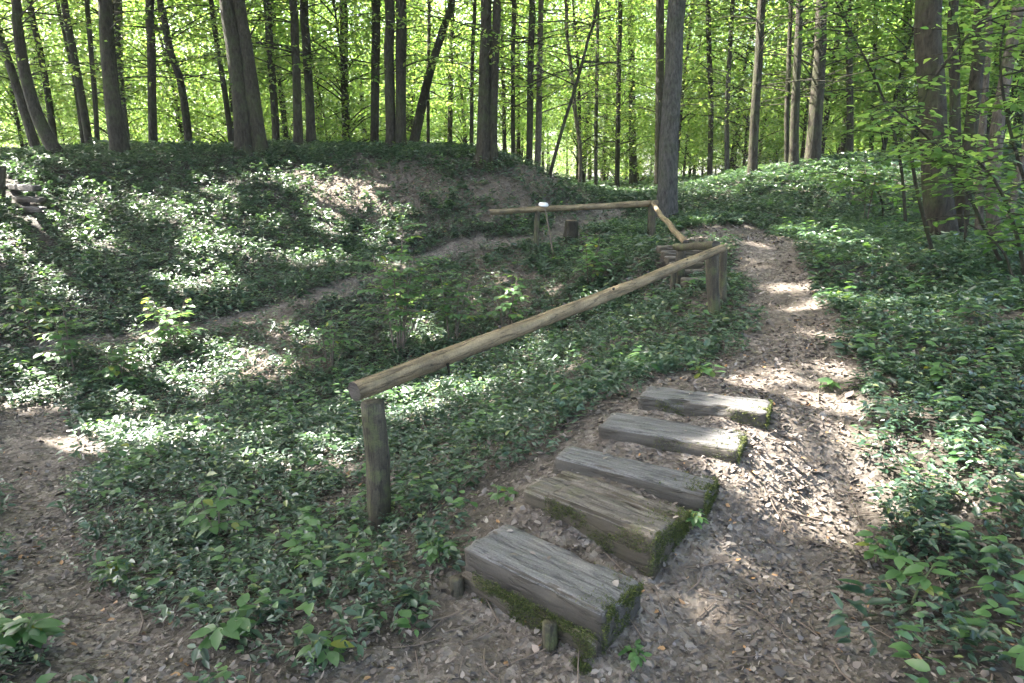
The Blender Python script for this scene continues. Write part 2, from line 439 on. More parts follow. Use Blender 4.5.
M_POST = wood_mat('post_wood', (.035, .029, .016), (.13, .11, .07), moss=(.10, .115, .04), moss_amt=.7, axis=2)
M_ENDGRAIN = wood_mat('end_grain', (.05, .042, .035), (.14, .12, .10), moss_amt=.2, axis=1)

def moss_mat():
    m, nt, out = new_mat('moss')
    t = attr(nt, 'tint').outputs['Fac']
    c = ramp(nt, [(0, (.022, .032, .007)), (.6, (.058, .075, .012)), (1, (.12, .13, .025))], t).outputs[0]
    p = N_(nt, 'ShaderNodeBsdfPrincipled', Roughness=.9); nt.links.new(c, p.inputs['Base Color'])
    nt.links.new(p.outputs[0], out.inputs[0]); return m
M_MOSS = moss_mat()

def plain(name, col, rough=.6):
    m, nt, out = new_mat(name)
    n = N_(nt, 'ShaderNodeTexNoise', Scale=40.0, Detail=4.0)
    c = mixc(nt, n.outputs[0], tuple(x * .7 for x in col), tuple(min(1, x * 1.25) for x in col))
    p = N_(nt, 'ShaderNodeBsdfPrincipled', Roughness=rough); nt.links.new(c, p.inputs['Base Color'])
    nt.links.new(p.outputs[0], out.inputs[0]); return m
M_STEM = plain('green_stem', (.10, .13, .05))
M_TWIG = plain('twig_wood', (.10, .075, .055), .8)
M_DEADTWIG = plain('bleached_twig', (.45, .33, .27), .8)
M_WHITE = plain('pale_disc', (.5, .5, .5), .6)
M_RUST = plain('rusty_wire', (.10, .045, .025), .8)

# ------------------------------------------------------------------ sun and sky
SUN_EL = math.radians(52); SUN_AZ = math.atan2(-.80, .45)
SUN = np.array([math.sin(SUN_AZ) * math.cos(SUN_EL), math.cos(SUN_AZ) * math.cos(SUN_EL), math.sin(SUN_EL)])
wd = bpy.data.worlds.new('World'); bpy.context.scene.world = wd; wd.use_nodes = True
nt = wd.node_tree; nt.nodes.clear()
wo = nt.nodes.new('ShaderNodeOutputWorld'); bg = nt.nodes.new('ShaderNodeBackground'); sky = nt.nodes.new('ShaderNodeTexSky')
sky.sky_type = 'NISHITA'; sky.sun_disc = False; sky.sun_elevation = SUN_EL; sky.sun_rotation = SUN_AZ % (2 * math.pi)
sky.air_density = .75; sky.dust_density = 5.0; sky.ozone_density = .3
bg.inputs[1].default_value = .15
nt.links.new(sky.outputs[0], bg.inputs[0]); nt.links.new(bg.outputs[0], wo.inputs[0])
sl = bpy.data.lights.new('sun', 'SUN'); sl.energy = 5.0; sl.angle = math.radians(.36); sl.color = (1, .94, .86)
so = bpy.data.objects.new('sun', sl); C.objects.link(so); so.location = SUN * 60
so.rotation_euler = Vector(SUN).to_track_quat('Z', 'Y').to_euler()

cam = bpy.data.cameras.new('camera'); cam.sensor_width = 36; cam.lens = 36 * FPX / W_PX; cam.clip_end = 600; cam.clip_start = .05
co = bpy.data.objects.new('camera', cam); C.objects.link(co); co.location = EYE; co.rotation_euler = (math.pi / 2 - PITCH, 0, 0)
bpy.context.scene.camera = co
vs = bpy.context.scene.view_settings
vs.view_transform = 'Standard'; vs.look = 'None'; vs.exposure = 3.75; vs.gamma = 1.0
cy_ = bpy.context.scene.cycles
cy_.use_denoising = True
cy_.max_bounces = 7; cy_.diffuse_bounces = 4; cy_.glossy_bounces = 2; cy_.transmission_bounces = 5; cy_.transparent_max_bounces = 4
cy_.sample_clamp_indirect = 4; cy_.caustics_reflective = False; cy_.caustics_refractive = False

# ------------------------------------------------------------------ ground sheet
def axis(lo, hi, step, far_lo, far_hi, g=1.16):
    a = list(np.arange(lo, hi, step)); s = step; x = a[-1]
    while x < far_hi: s *= g; x += s; a.append(x)
    s = step; x = a[0]; b = []
    while x > far_lo: s *= g; x -= s; b.append(x)
    return np.array(b[::-1] + a)
gx = axis(-9, 8, .055, -220, 220); gy = axis(.8, 17, .055, -120, 260)
GX, GY = np.meshgrid(gx, gy, indexing='ij'); fx, fy = GX.ravel(), GY.ravel()
fz = tz(fx, fy)
pm, tm, bm_ = masks(fx, fy)
near = sstep(16, 6, np.hypot(fx, fy))
fz = fz + near * ((fbm(fx * 9, fy * 9, 21) - .5) * .035 + (fbm(fx * 24, fy * 24, 23) - .5) * .018) - .03 * pm * near
i, j = np.meshgrid(np.arange(len(gx) - 1), np.arange(len(gy) - 1), indexing='ij')
a = i * len(gy) + j
F = np.stack([a, a + len(gy), a + len(gy) + 1, a + 1], -1).reshape(-1, 4)
gm = np_mesh('ground', np.c_[fx, fy, fz], F, smooth=True)
for nm, v in (('path', np.maximum(pm, tm)), ('bare', bm_)):
    at = gm.attributes.new(nm, 'FLOAT', 'POINT'); at.data.foreach_set('value', v.astype(np.float32))
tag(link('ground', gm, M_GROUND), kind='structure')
GZ = fz.reshape(len(gx), len(gy))

def gz(x, y):                             # height of the ground sheet itself
    i = np.clip(np.searchsorted(gx, x) - 1, 0, len(gx) - 2); j = np.clip(np.searchsorted(gy, y) - 1, 0, len(gy) - 2)
    u = np.clip((x - gx[i]) / (gx[i + 1] - gx[i]), 0, 1); v = np.clip((y - gy[j]) / (gy[j + 1] - gy[j]), 0, 1)
    return (GZ[i, j] * (1 - u) + GZ[i + 1, j] * u) * (1 - v) + (GZ[i, j + 1] * (1 - u) + GZ[i + 1, j + 1] * u) * v
def gz1(x, y): return float(gz(np.array([x]), np.array([y]))[0])

# ------------------------------------------------------------------ sun-fleck gaps through the canopy
FLECKS = [(85, 240, .55), (70, 232, .4), (110, 246, .4), (120, 205, .3), (185, 222, .6), (215, 210, .5), (160, 212, .4), (205, 240, .5), (240, 186, .5), (225, 195, .4), (262, 182, .3),
          (310, 178, .5), (345, 188, .6), (365, 200, .4), (340, 225, .5), (300, 190, .4), (20, 207, .5), (15, 183, .5), (40, 172, .4), (45, 200, .3), (190, 275, .35),
          (270, 340, .45), (262, 362, .45), (285, 372, .35), (250, 325, .3), (180, 350, .45), (140, 362, .35), (205, 365, .3), (170, 310, .3), (390, 235, .5), (415, 225, .4), (400, 265, .35), (385, 310, .3), (425, 300, .2),
          (20, 400, .35), (60, 395, .3), (5, 440, .35), (10, 462, .25), (100, 442, .4), (140, 450, .35), (200, 440, .35), (170, 432, .3), (300, 465, .3), (330, 445, .3), (400, 425, .35), (375, 405, .3),
          (430, 395, .35), (440, 430, .3), (500, 372, .35), (550, 375, .3), (520, 388, .3), (475, 400, .3), (580, 365, .22), (620, 372, .2), (520, 425, .2), (480, 440, .2),
          (815, 480, .30), (800, 505, .22), (835, 462, .22), (840, 400, .22), (825, 425, .2), (835, 370, .2), (790, 395, .2), (815, 300, .3), (760, 238, .4), (720, 226, .4), (690, 238, .35), (735, 245, .3), (780, 285, .25),
          (690, 640, .16), (715, 585, .14), (420, 640, .13), (500, 620, .12), (560, 555, .07), (600, 585, .06), (700, 402, .1), (660, 470, .1), (575, 478, .1), (690, 430, .07), (720, 550, .1), (770, 575, .12),
          (950, 445, .22), (1000, 462, .2), (915, 450, .15), (935, 372, .08), (880, 340, .1), (1005, 520, .12), (940, 500, .12), (870, 400, .14), (895, 265, .3), (850, 205, .35), (720, 285, .12),
          (800, 178, .9), (840, 184, .8), (770, 190, .6), (870, 172, .6), (790, 172, .9), (815, 168, .9), (760, 182, .8), (880, 168, .7), (740, 192, .5), (805, 232, .6), (825, 240, .5), (845, 246, .4), (620, 195, 1.2), (560, 182, .5), (585, 186, .4), (600, 228, .3),
          (460, 345, .13), (600, 300, .2), (640, 330, .2), (560, 290, .25), (500, 285, .3), (470, 300, .25), (160, 395, .25), (250, 470, .2), (700, 215, .2)]
FLECKS += [(95, 232, .5), (75, 245, .5), (200, 215, .6), (225, 203, .5), (330, 185, .6), (350, 205, .5), (300, 172, .5), (115, 200, .5), (30, 225, .6), (250, 250, .4), (280, 220, .4),
           (190, 288, .5), (25, 260, .5), (75, 300, .35), (330, 260, .4), (250, 335, .5), (285, 355, .5), (160, 440, .45), (220, 450, .4), (60, 440, .4), (120, 470, .3), (380, 395, .4), (440, 410, .4), (520, 365, .4), (350, 470, .3), (560, 350, .3), (290, 430, .4),
           (830, 490, .3), (800, 470, .3), (850, 430, .2), (780, 360, .2), (740, 400, .12), (820, 330, .25), (980, 450, .3), (930, 460, .2), (1010, 480, .2), (900, 310, .3), (950, 330, .2)]
bp, br = [], []
for k in range(60):
    x_, y_ = RNG.uniform(4.2, 11), RNG.uniform(15.8, 19.5)
    if vnoise(np.array([x_ * .6]), np.array([y_ * .6]), 91)[0] > .42: bp.append(np.array([x_, y_, tz1(x_, y_) + RNG.uniform(0, .4)])); br.append(RNG.uniform(.4, .75))
for (px, py, r) in FLECKS:
    h = hit(px, py)
    for k in range(5):
        o = RNG.normal(size=3) * r * .6
        bp.append(h + o * np.array([1, 1, .1])); br.append((r * .85 + .07) * RNG.uniform(.35, .75))
for (x, y, z) in [tuple(at_y(400, 372, 3.6)), tuple(at_y(520, 330, 4.4)), tuple(at_y(600, 300, 5.2)), tuple(at_y(665, 275, 5.9)), tuple(at_y(713, 270, 6.3)), tuple(at_y(600, 205, 11.7)), tuple(at_y(543, 204, 11.4))]:
    bp.append(np.array([x, y, z])); br.append(RNG.uniform(.1, .2))
for (px, py, hz, r) in [(398, 338, 1.0, .5), (398, 338, .6, .4), (172, 352, .6, .5), (120, 385, .45, .5), (505, 335, .6, .3), (865, 225, .9, .4), (940, 385, .15, .16), (590, 285, .5, .25), (330, 375, .6, .25)]:
    h = hit(px, py)
    for k in range(5): bp.append(h + [0, 0, hz] + RNG.normal(size=3) * r * .5); br.append(r * RNG.uniform(.4, .8))
BP, BR = np.array(bp), np.array(br)

def sun_keep(P):
    keep = np.ones(len(P), bool)
    for s in range(0, len(P), 4000):
        Q = P[s:s + 4000]
        R = Q[:, None, :] - BP[None]
        t = R @ SUN
        d2 = (R * R).sum(-1) - t * t
        keep[s:s + 4000] = ~((d2 < (BR * BR)[None]) & (t > .3)).any(1)
    return keep

# ------------------------------------------------------------------ trees
def crown_points(rng, cen, rad, ncl, per, spread):
    c = rng.normal(size=(ncl, 3)); c = norm(c) * rng.uniform(.25, 1, (ncl, 1)) ** (1 / 2.2)
    c = cen + c * rad
    P = c[:, None, :] + rng.normal(size=(ncl, per, 3)) * np.array([spread, spread, spread * .4])
    return P.reshape(-1, 3), c

def limbs(mb, rng, trunk_at, clusters, n, r0):
    sel = rng.choice(len(clusters), min(n, len(clusters)), replace=False)
    for c in clusters[sel]:
        h = c[2] - rng.uniform(1, 2.6); p0 = trunk_at(h)
        mid = (p0 + c) / 2 + rng.normal(size=3) * .25 + np.array([0, 0, .3])
        V, F = tube([p0, mid, c], [r0, r0 * .6, r0 * .15], 5, 0, cap=False, seg=3); mb.add(V, F)

def big_tree(label, px_pts, Y, w0, w1, H, mat, cat='tree', group=None, crown=None, twin=None, seed=0, flare=.38, kind='tree', ncl=85):
    """px_pts: sight-line points from the foot to the top of the frame; the stem stands at ground distance Y"""
    rng = np.random.default_rng(100 + seed)
    back = Y >= 19.9
    if not back and Y > 14 and H >= 16: H = H * 1.15 + 4; ncl = int(ncl * 1.5); crown = crown or (3.4, 6.5)
    if back: H += 3; ncl = int(ncl * 1.15); crown = crown or (2.8, 5.5)
    mb = MB(); tops = []
    stems = [(px_pts, w0, w1)] + (twin or [])
    base = None
    for pts, a, b in stems:
        p0 = at_y(pts[0][0], pts[0][1], Y); p0[2] = gz1(p0[0], Y) - .12
        if base is None: base = p0.copy()
        P = [p0] + [at_y(x, y, Y + .15 * k) for k, (x, y) in enumerate(pts[1:])]
        d = norm(P[-1] - P[-2]); d[2] = max(d[2], .6)
        z = P[-1][2]; q = P[-1].copy()
        while z < H - 1.5:
            d = norm(d * np.array([.55, .55, 1]) + rng.normal(size=3) * np.array([.05, .05, 0])); q = q + d * 3.0 / max(d[2], .5); z = q[2]; P.append(q.copy())
        P = np.array(P); zz = P[:, 2]
        r0, r1 = a * Y / FPX / 2 * .80, b * Y / FPX / 2 * .84
        ztop = P[len(pts) - 1][2]
        R = np.where(zz <= ztop, r0 + (r1 - r0) * (zz - zz[0]) / max(ztop - zz[0], .1), r1 * np.clip(1 - (zz - ztop) / (H + 2 - ztop), .12, 1) ** .8)
        ns = 18 if w0 > 12 else 12
        V, F = tube(P - base, R, ns, .13, seed + len(tops), flare, seg=7, cap=False, freq=1.4); mb.add(V, F); tops.append((P, R))
    root = empty(kind, base, label, cat, group)
    P, R = tops[0]
    def trunk_at(h):
        k = np.clip(np.searchsorted(P[:, 2], h) - 1, 0, len(P) - 2); t = np.clip((h - P[k, 2]) / (P[k + 1, 2] - P[k, 2] + 1e-6), 0, 1)
        return P[k] * (1 - t) + P[k + 1] * t
    cr = crown or (2.6, 5.0)
    zc = H - cr[1] * .8
    cen = trunk_at(zc); cen[2] = zc
    pts_, cl = crown_points(rng, cen, np.array([cr[0], cr[0], cr[1]]), ncl, 42, .55)
    lm = MB(); limbs(lm, rng, trunk_at, cl, 14, R[len(stems[0][0]) - 1] * .35)
    for V, F in zip(lm.V, [f for f in lm.F]): pass
    mb.add(np.vstack(lm.V) - base, np.vstack(lm.F))
    low = None
    if Y > 14 and len(px_pts) > 2:                 # thin low side branches with small leaves
        nb = 22 if back else 34; Q = []
        for b in range(nb):
            h = base[2] + rng.uniform(1.8, 8.0); p0 = trunk_at(h); a_ = rng.uniform(0, 6.28); L_ = rng.uniform(.7, 2.6)
            e = p0 + np.array([math.cos(a_), math.sin(a_), rng.uniform(-.15, .3)]) * L_
            V, F = tube([p0 - base, (p0 + e) / 2 - base + [0, 0, .1], e - base], [.018, .012, .005], 4, cap=False, seg=2); mb.add(V, F)
            f_ = rng.uniform(.35, 1.1, (34, 1)); Q.append(p0 + (e - p0) * f_ + rng.normal(size=(34, 3)) * np.array([.2, .2, .05]))
        Q = np.vstack(Q); low = Q[sun_keep(Q)]
    link('trunk', mb.mesh('trunk', smooth=True), mat, root)
    if low is not None:
        Q = low; nq = len(Q)
        V, F, m = leaves_mesh(Q - base, rand_dir(nq, rng) * np.array([1, 1, .3]), rand_dir(nq, rng, 1.9), rng.uniform(.08, .13, nq), rng.uniform(.05, .08, nq), .15, .15, 4)
        link('low_foliage', np_mesh('low_foliage', V, F, np.repeat(rng.uniform(.2, 1, nq), m)), M_BEECH, root)
    keep = sun_keep(pts_); pts_ = pts_[keep]; n = len(pts_)
    ls = .58 if back else 1.0
    V, F, m = leaves_mesh(pts_ - base, rand_dir(n, rng) * np.array([1, 1, .5]), rand_dir(n, rng, 1.1), rng.uniform(.2, .34, n) * ls, rng.uniform(.13, .22, n) * ls, .2, .15, 4)
    link('crown', np_mesh('crown', V, F, np.repeat(rng.uniform(0, 1, n), m)), M_BEECH if back else M_CANOPY, root)
    return root

B, G, Pl = M_BARK, M_BARKG, M_BARKP
TREES = [
 # label, foot->top pixels, Y, foot width, top width, height, bark
 ("dark curved trunk bending left, leftmost on the bank crest", [(64, 166), (52, 145), (36, 112), (24, 70), (17, 20), (16, 0)], 15.5, 15, 10, 17, B),
 ("dark slanted trunk just behind the curved trunk at the far left", [(40, 160), (32, 135), (21, 100), (8, 60), (-6, 20)], 18, 11, 8, 16, B),
 ("slim trunk leaning left right behind the curved leftmost trunk", [(56, 158), (50, 110), (40, 50), (30, 0)], 22, 8, 6, 17, B),
 ("thinner of two parallel slim trunks left of the thick leaning trunk", [(85, 160), (76, 90), (66, 40), (57, 0)], 21, 5, 4, 15, B),
 ("thicker of two parallel slim trunks left of the thick leaning trunk", [(92, 160), (82, 100), (73, 50), (64, 0)], 20, 9, 7, 17, B),
 ("slim straight trunk close on the left of the thick leaning trunk", [(98, 160), (95, 100), (91, 50), (87, 0)], 20, 6, 5, 16, B),
 ("thick dark trunk leaning slightly left with a broad flared foot on the crest", [(122, 160), (115, 120), (109, 60), (105, 0)], 16.2, 19, 14, 20, B),
 ("pale grey trunk half hidden behind the thick leaning flared trunk", [(129, 160), (121, 90), (119, 40), (118, 0)], 23, 8, 8, 18, G),
 ("straight dark trunk standing alone between the flared trunk and the crooked one", [(154, 160), (152, 90), (151, 40), (150, 0)], 18, 10, 9, 18, B),
 ("crooked trunk with several bends leaning left, beside the straight dark trunk", [(190, 160), (186, 115), (180, 80), (170, 50), (163, 12), (160, 0)], 18.5, 9, 7, 17, B),
 ("slim leaning trunk just left of the thick twin-stemmed tree", [(233, 158), (226, 100), (218, 50), (211, 0)], 20, 7, 5, 16, B),
 ("slim dark trunk just right of the thick twin-stemmed tree", [(277, 158), (274, 100), (270, 50), (267, 0)], 19.5, 9, 8, 18, B),
 ("left one of two dark trunks standing almost touching on the crest", [(299, 160), (297, 90), (295, 40), (293, 0)], 17.5, 11, 9, 18, B),
 ("right one of two dark trunks standing almost touching on the crest", [(312, 158), (309, 90), (306, 40), (304, 0)], 18.2, 11, 9, 18, B),
 ("slender mossy trunk between the touching pair and the tall double trunk", [(347, 160), (345, 90), (344, 40), (343, 0)], 22, 9, 9, 17, B),
 ("medium brown trunk just left of the broad black double trunk", [(375, 158), (375, 90), (376, 40), (376, 0)], 19, 10, 10, 18, B),
 ("leaning trunk slanting up to the right beside the broad black double trunk", [(411, 158), (421, 110), (432, 65), (443, 30), (453, -5)], 20, 12, 8, 17, B),
 ("thin straight stem between the slanting trunk and the flared double trunk", [(428, 158), (428, 90), (429, 40), (429, 0)], 24, 4, 4, 14, B),
 ("thin pole-like trunk just left of the flared double trunk", [(471, 158), (472, 90), (473, 40), (475, 0)], 21, 5, 4, 15, B),
 ("thin dark trunk just right of the flared double trunk", [(513, 160), (513, 90), (513, 40), (514, 0)], 19, 5, 5, 15, B),
 ("mossy slim trunk on the bank shoulder, left of a paler trunk", [(529, 166), (530, 110), (531, 50), (532, 0)], 18, 8, 7, 17, B),
 ("pale greyish trunk on the bank shoulder beside a mossy slim trunk", [(537, 168), (539, 110), (540, 50), (541, 0)], 18.6, 8, 6, 17, Pl),
 ("very thin dark trunk slanting steeply right off the bank shoulder", [(548, 168), (562, 130), (576, 85), (588, 40), (597, 0)], 15.6, 4.5, 3, 15.9, B),
 ("slender pale crooked trunk beyond the gap in the bank", [(580, 190), (580, 150), (575, 110), (572, 75), (567, 35), (566, 0)], 24, 5, 4, 13, Pl),
 ("thin grey trunk beyond the gap, nearer the pale crooked one", [(596, 192), (596, 130), (597, 70), (598, 0)], 28, 4.5, 4, 15, G),
 ("thin upright trunk beyond the gap, nearer the big grey trunk", [(617, 192), (618, 130), (619, 60), (620, 0)], 27, 6, 5, 16, B),
 ("brown trunk half hidden behind the big grey trunk by the path", [(658, 200), (659, 130), (660, 60), (660, 0)], 22, 10, 9, 18, B),
 ("slim trunk right of the big grey trunk, first beyond the mound", [(709, 190), (711, 110), (709, 50), (708, 0)], 24, 6, 6, 16, B),
 ("slim greyish trunk second to the right of the big grey trunk", [(727, 185), (727, 110), (730, 50), (733, 0)], 23, 6, 5, 16, G),
 ("sturdy dark trunk at the left foot of the sunlit mound", [(752, 180), (755, 110), (759, 50), (762, 0)], 18.5, 11, 9, 18, B),
 ("slender trunk leaning against a thicker one on the mound", [(787, 172), (787, 110), (789, 60), (791, 0)], 19.5, 6, 5, 16, B),
 ("straight dark trunk on the mound next to a slender leaning one", [(794, 172), (795, 110), (798, 50), (800, 0)], 18.6, 11, 8, 18, B),
 ("thickest brown trunk rising from the top of the sunlit mound", [(812, 165), (816, 110), (820, 50), (822, 0)], 19, 16, 12, 20, B),
 ("straight grey trunk on the back of the mound, right of the thickest one", [(850, 162), (850, 110), (849, 50), (848, 0)], 20.5, 8, 7, 18, B),
 ("thin trunk in leaves between the mound and the big right tree", [(871, 160), (873, 110), (875, 50), (877, 0)], 25, 5, 5, 15, B),
]
k = 0
for t in TREES:
    big_tree(t[0], t[1], t[2], t[3], t[4], t[5], t[6], seed=k); k += 1
big_tree("thick twin-stemmed dark tree with both stems leaning left on the crest", [(247, 162), (242, 110), (234, 50), (227, 0)], 16.5, 21, 17, 21, B, seed=50, ncl=110,
         twin=[([(262, 162), (255, 110), (247, 50), (239, 0)], 17, 13)])
big_tree("broad black double trunk rising straight from the bank crest", [(391, 158), (390, 100), (389, 50), (389, 0)], 17, 12, 11, 21, B, seed=51, ncl=110,
         twin=[([(401, 158), (401, 100), (401, 50), (401, 0)], 13, 12)])
big_tree("mossy flared double trunk growing on the bank slope at its right end", [(484, 170), (484, 120), (485, 60), (486, 0)], 15, 16, 12, 21, B, seed=52, flare=.9, ncl=110,
         twin=[([(493, 174), (493, 120), (495, 60), (497, 0)], 11, 9)])
big_tree("big smooth grey trunk beside the far end of the path", [(666, 212), (669, 150), (673, 80), (677, 0)], 14, 23, 19, 22, G, seed=53, flare=.45, ncl=120)
big_tree("big dark tree with a straight grey-brown trunk above the ground cover right of the path", [(938, 280), (936, 180), (932, 90), (929, 0)], 9.4, 31, 27, 20, B, seed=54, flare=.3, ncl=90,
         crown=(3, 4))
big_tree("curved trunk leaning right out of the clump beside the big dark tree", [(952, 282), (962, 210), (972, 120), (979, 50), (982, 0)], 9.6, 17, 13, 16, B, seed=55, ncl=60, crown=(2.5, 4))
big_tree("pale mottled trunk in the clump, bending right near its top", [(992, 275), (993, 200), (997, 130), (1007, 70), (1018, 10), (1021, -10)], 9.8, 15, 12, 15, Pl, seed=56, ncl=60, crown=(2.5, 4))
big_tree("slim trunk between the two stout ones in the clump on the right", [(975, 270), (980, 180), (984, 100), (989, 30), (990, 0)], 10.5, 9, 7, 15, Pl, seed=57, ncl=60, crown=(2.5, 4))
big_tree("dark trunk standing close behind the big dark tree, on its right side", [(958, 265), (956, 180), (955, 90), (954, 0)], 12, 13, 10, 17, B, seed=58, ncl=60)
big_tree("pale spotted stem leaning right at the frame's right edge", [(1002, 265), (1012, 205), (1022, 160), (1036, 100), (1050, 40)], 10.2, 8, 7, 13, Pl, seed=59, ncl=50, crown=(2.2, 4))

# unseen canopy trees added outside the view to shade the hollow
def shade_tree(x, y, H, rx, rz, seed, ncl=None):
    ncl = ncl or int(90 + 2.4 * rx * rx * rz * .5)
    rng = np.random.default_rng(900 + seed)
    base = np.array([x, y, gz1(x, y) - .12]); top = base + np.array([rng.normal() * .5, rng.normal() * .5, H - 2])
    root = empty('tree', base, 'unseen tall tree with a leafy crown, added outside the view for shade', 'tree', 'unseen canopy trees added for shade')
    mb = MB(); V, F = tube(np.array([[0, 0, 0], (top - base) * .5, top - base]), [.25, .2, .05], 10, .12, seed, .5, seg=8, cap=False); mb.add(V, F)
    def trunk_at(h): return base + (top - base) * np.clip((h - base[2]) / (top[2] - base[2]), 0, 1)
    pts_, cl = crown_points(rng, np.array([top[0], top[1], H - rz * .8]), np.array([rx, rx, rz]), ncl, 42, .6)
    lm = MB(); limbs(lm, rng, trunk_at, cl, 14, .08); mb.add(np.vstack(lm.V) - base, np.vstack(lm.F))
    link('trunk', mb.mesh('trunk', smooth=True), B, root)
    pts_ = pts_[sun_keep(pts_)]; n = len(pts_)
    V, F, m = leaves_mesh(pts_ - base, rand_dir(n, rng) * np.array([1, 1, .5]), rand_dir(n, rng, 1.1), rng.uniform(.24, .38, n), rng.uniform(.16, .25, n), .2, .15, 4)
    link('crown', np_mesh('crown', V, F, np.repeat(rng.uniform(0, 1, n), m)), M_CANOPY, root)
for s, (x, y, H, rx, rz) in enumerate([(-10.5, 7.5, 17, 4, 4.5), (-12, 12, 25, 5, 7), (-16.5, 16, 25, 5, 7), (-19, 20.5, 22, 4.5, 6), (-9.5, 2.5, 17, 4, 4.5), (-13.5, 5, 22, 5, 6.5), (-14, 14.5, 27, 5, 7),
                                       (-18, 10, 22, 4.5, 6), (-22, 15.5, 21, 4.5, 5), (-25, 22, 21, 4.5, 5), (-16, 0, 18, 4.5, 5), (-8, -3, 16, 4, 4.5), (8.5, 2.5, 17, 4.2, 5), (12.5, 9, 18, 4.5, 5), (-11, 9.5, 22, 5, 6.5),
                                       (6, -5, 17, 4.5, 5), (-1, -7, 17, 4.5, 5), (14, 14.5, 19, 4.5, 5), (-5.5, 1.2, 15, 3.6, 4), (4.5, .2, 16, 4, 4.5), (-2, -3, 15, 4, 4)]):
    shade_tree(x, y, H, rx, rz, s)

# slender trees of the bright wood behind: shared meshes, each tree its own copy
def slender(seed, H, lo, hi, rmax, ncl, r0, size, per=46):
    rng = np.random.default_rng(3000 + seed)
    root = empty('slender_tree', (0, 0, 0), 'slender young tree in the bright wood far behind', 'tree', 'slender trees in the wood behind')
    bend = rng.normal(size=2) * .35
    P = np.array([[0, 0, -.1], [bend[0] * .3, bend[1] * .3, H * .33], [bend[0], bend[1], H * .66], [bend[0] * .6, bend[1] * 1.2, H]])
    mb = MB(); V, F = tube(P, [r0, r0 * .8, r0 * .5, .02], 8, .12, seed, .4, seg=6, cap=False); mb.add(V, F)
    z = rng.uniform(lo, hi, ncl); ang = rng.uniform(0, 2 * math.pi, ncl)
    rr = rmax * np.sqrt(rng.uniform(.05, 1, ncl)) * (1 - .35 * np.abs((z - lo) / (hi - lo) * 2 - 1) ** 2)
    cl = np.c_[np.cos(ang) * rr, np.sin(ang) * rr, z]
    for c in cl[::4]:
        t = max(c[2] - rr.mean() * .5, .2) / H; p0 = np.array([bend[0] * min(t * 1.5, 1), bend[1] * min(t * 1.5, 1), t * H])
        V, F = tube([p0, (p0 + c) / 2 + [0, 0, .12], c], [.025, .016, .006], 4, cap=False, seg=2); mb.add(V, F)
    link('trunk', mb.mesh('trunk', smooth=True), B, root)
    sc = rng.uniform(.3, .62, ncl)[:, None, None]
    Q = (cl[:, None, :] + rng.normal(size=(ncl, per, 3)) * np.array([1, 1, .18]) * sc).reshape(-1, 3); n = len(Q)
    V, F, m = leaves_mesh(Q, rand_dir(n, rng) * np.array([1, 1, .35]), rand_dir(n, rng, 1.9), rng.uniform(.8, 1.3, n) * size, rng.uniform(.5, .8, n) * size, .15, .15, 4)
    link('crown', np_mesh('crown', V, F, np.repeat(np.clip(rng.normal(.5, .25, n), 0, 1), m)), M_BEECH, root)
    return root
protos = [slender(0, 13, 2.2, 13, 2.3, 220, .10, .12), slender(1, 11, 1.2, 11, 2.0, 200, .07, .11), slender(2, 15, 3.5, 15, 2.6, 215, .13, .13),
          slender(3, 17, 5.5, 17, 2.8, 170, .16, .14), slender(4, 5.5, .3, 5.5, 1.9, 150, .04, .10), slender(5, 9, .8, 9, 2.2, 190, .06, .11)]
rng = np.random.default_rng(55)
spots = []
tries = 0
while len(spots) < 235 and tries < 20000:
    tries += 1
    y = 18.5 + 62 * rng.uniform() ** 1.35; x = rng.uniform(-.85, .85) * y
    if x < -1 and y < 20.5: continue
    if .02 < x / y < .2 and y < 27: continue
    if x > 3 and y < 21.5: continue
    if y < 34:
        c_ = np.array([x, y, gz1(x, y)]); blk = False
        for zz in (3, 6, 9):
            R_ = c_ + [0, 0, zz] - BP; t_ = R_ @ SUN; d2_ = (R_ * R_).sum(1) - t_ * t_
            blk |= bool(((d2_ < 2.0 ** 2) & (t_ > 0) & (BR > .25)).any())
        if blk: continue
    if all((x - a) ** 2 + (y - b) ** 2 > (1.0 + y * .025) ** 2 for a, b, *_ in spots): spots.append((x, y))
for _ in range(60):
    y = rng.uniform(36, 78); spots.append((rng.uniform(-.8, .8) * y, y))
used = set()
for n_, (x, y) in enumerate(spots):
    kk = int(rng.choice(6, p=[.18, .16, .16, .12, .22, .16])) if n_ < len(spots) - 60 else 4 + n_ % 2
    o = protos[kk] if kk not in used else copy_tree(protos[kk]); used.add(kk)
    s = rng.uniform(.85, 1.25)
    o.location = (x, y, gz1(x, y)); o.rotation_euler = (rng.normal() * .03, rng.normal() * .03, rng.uniform(0, 6.28)); o.scale = (s, s, s)

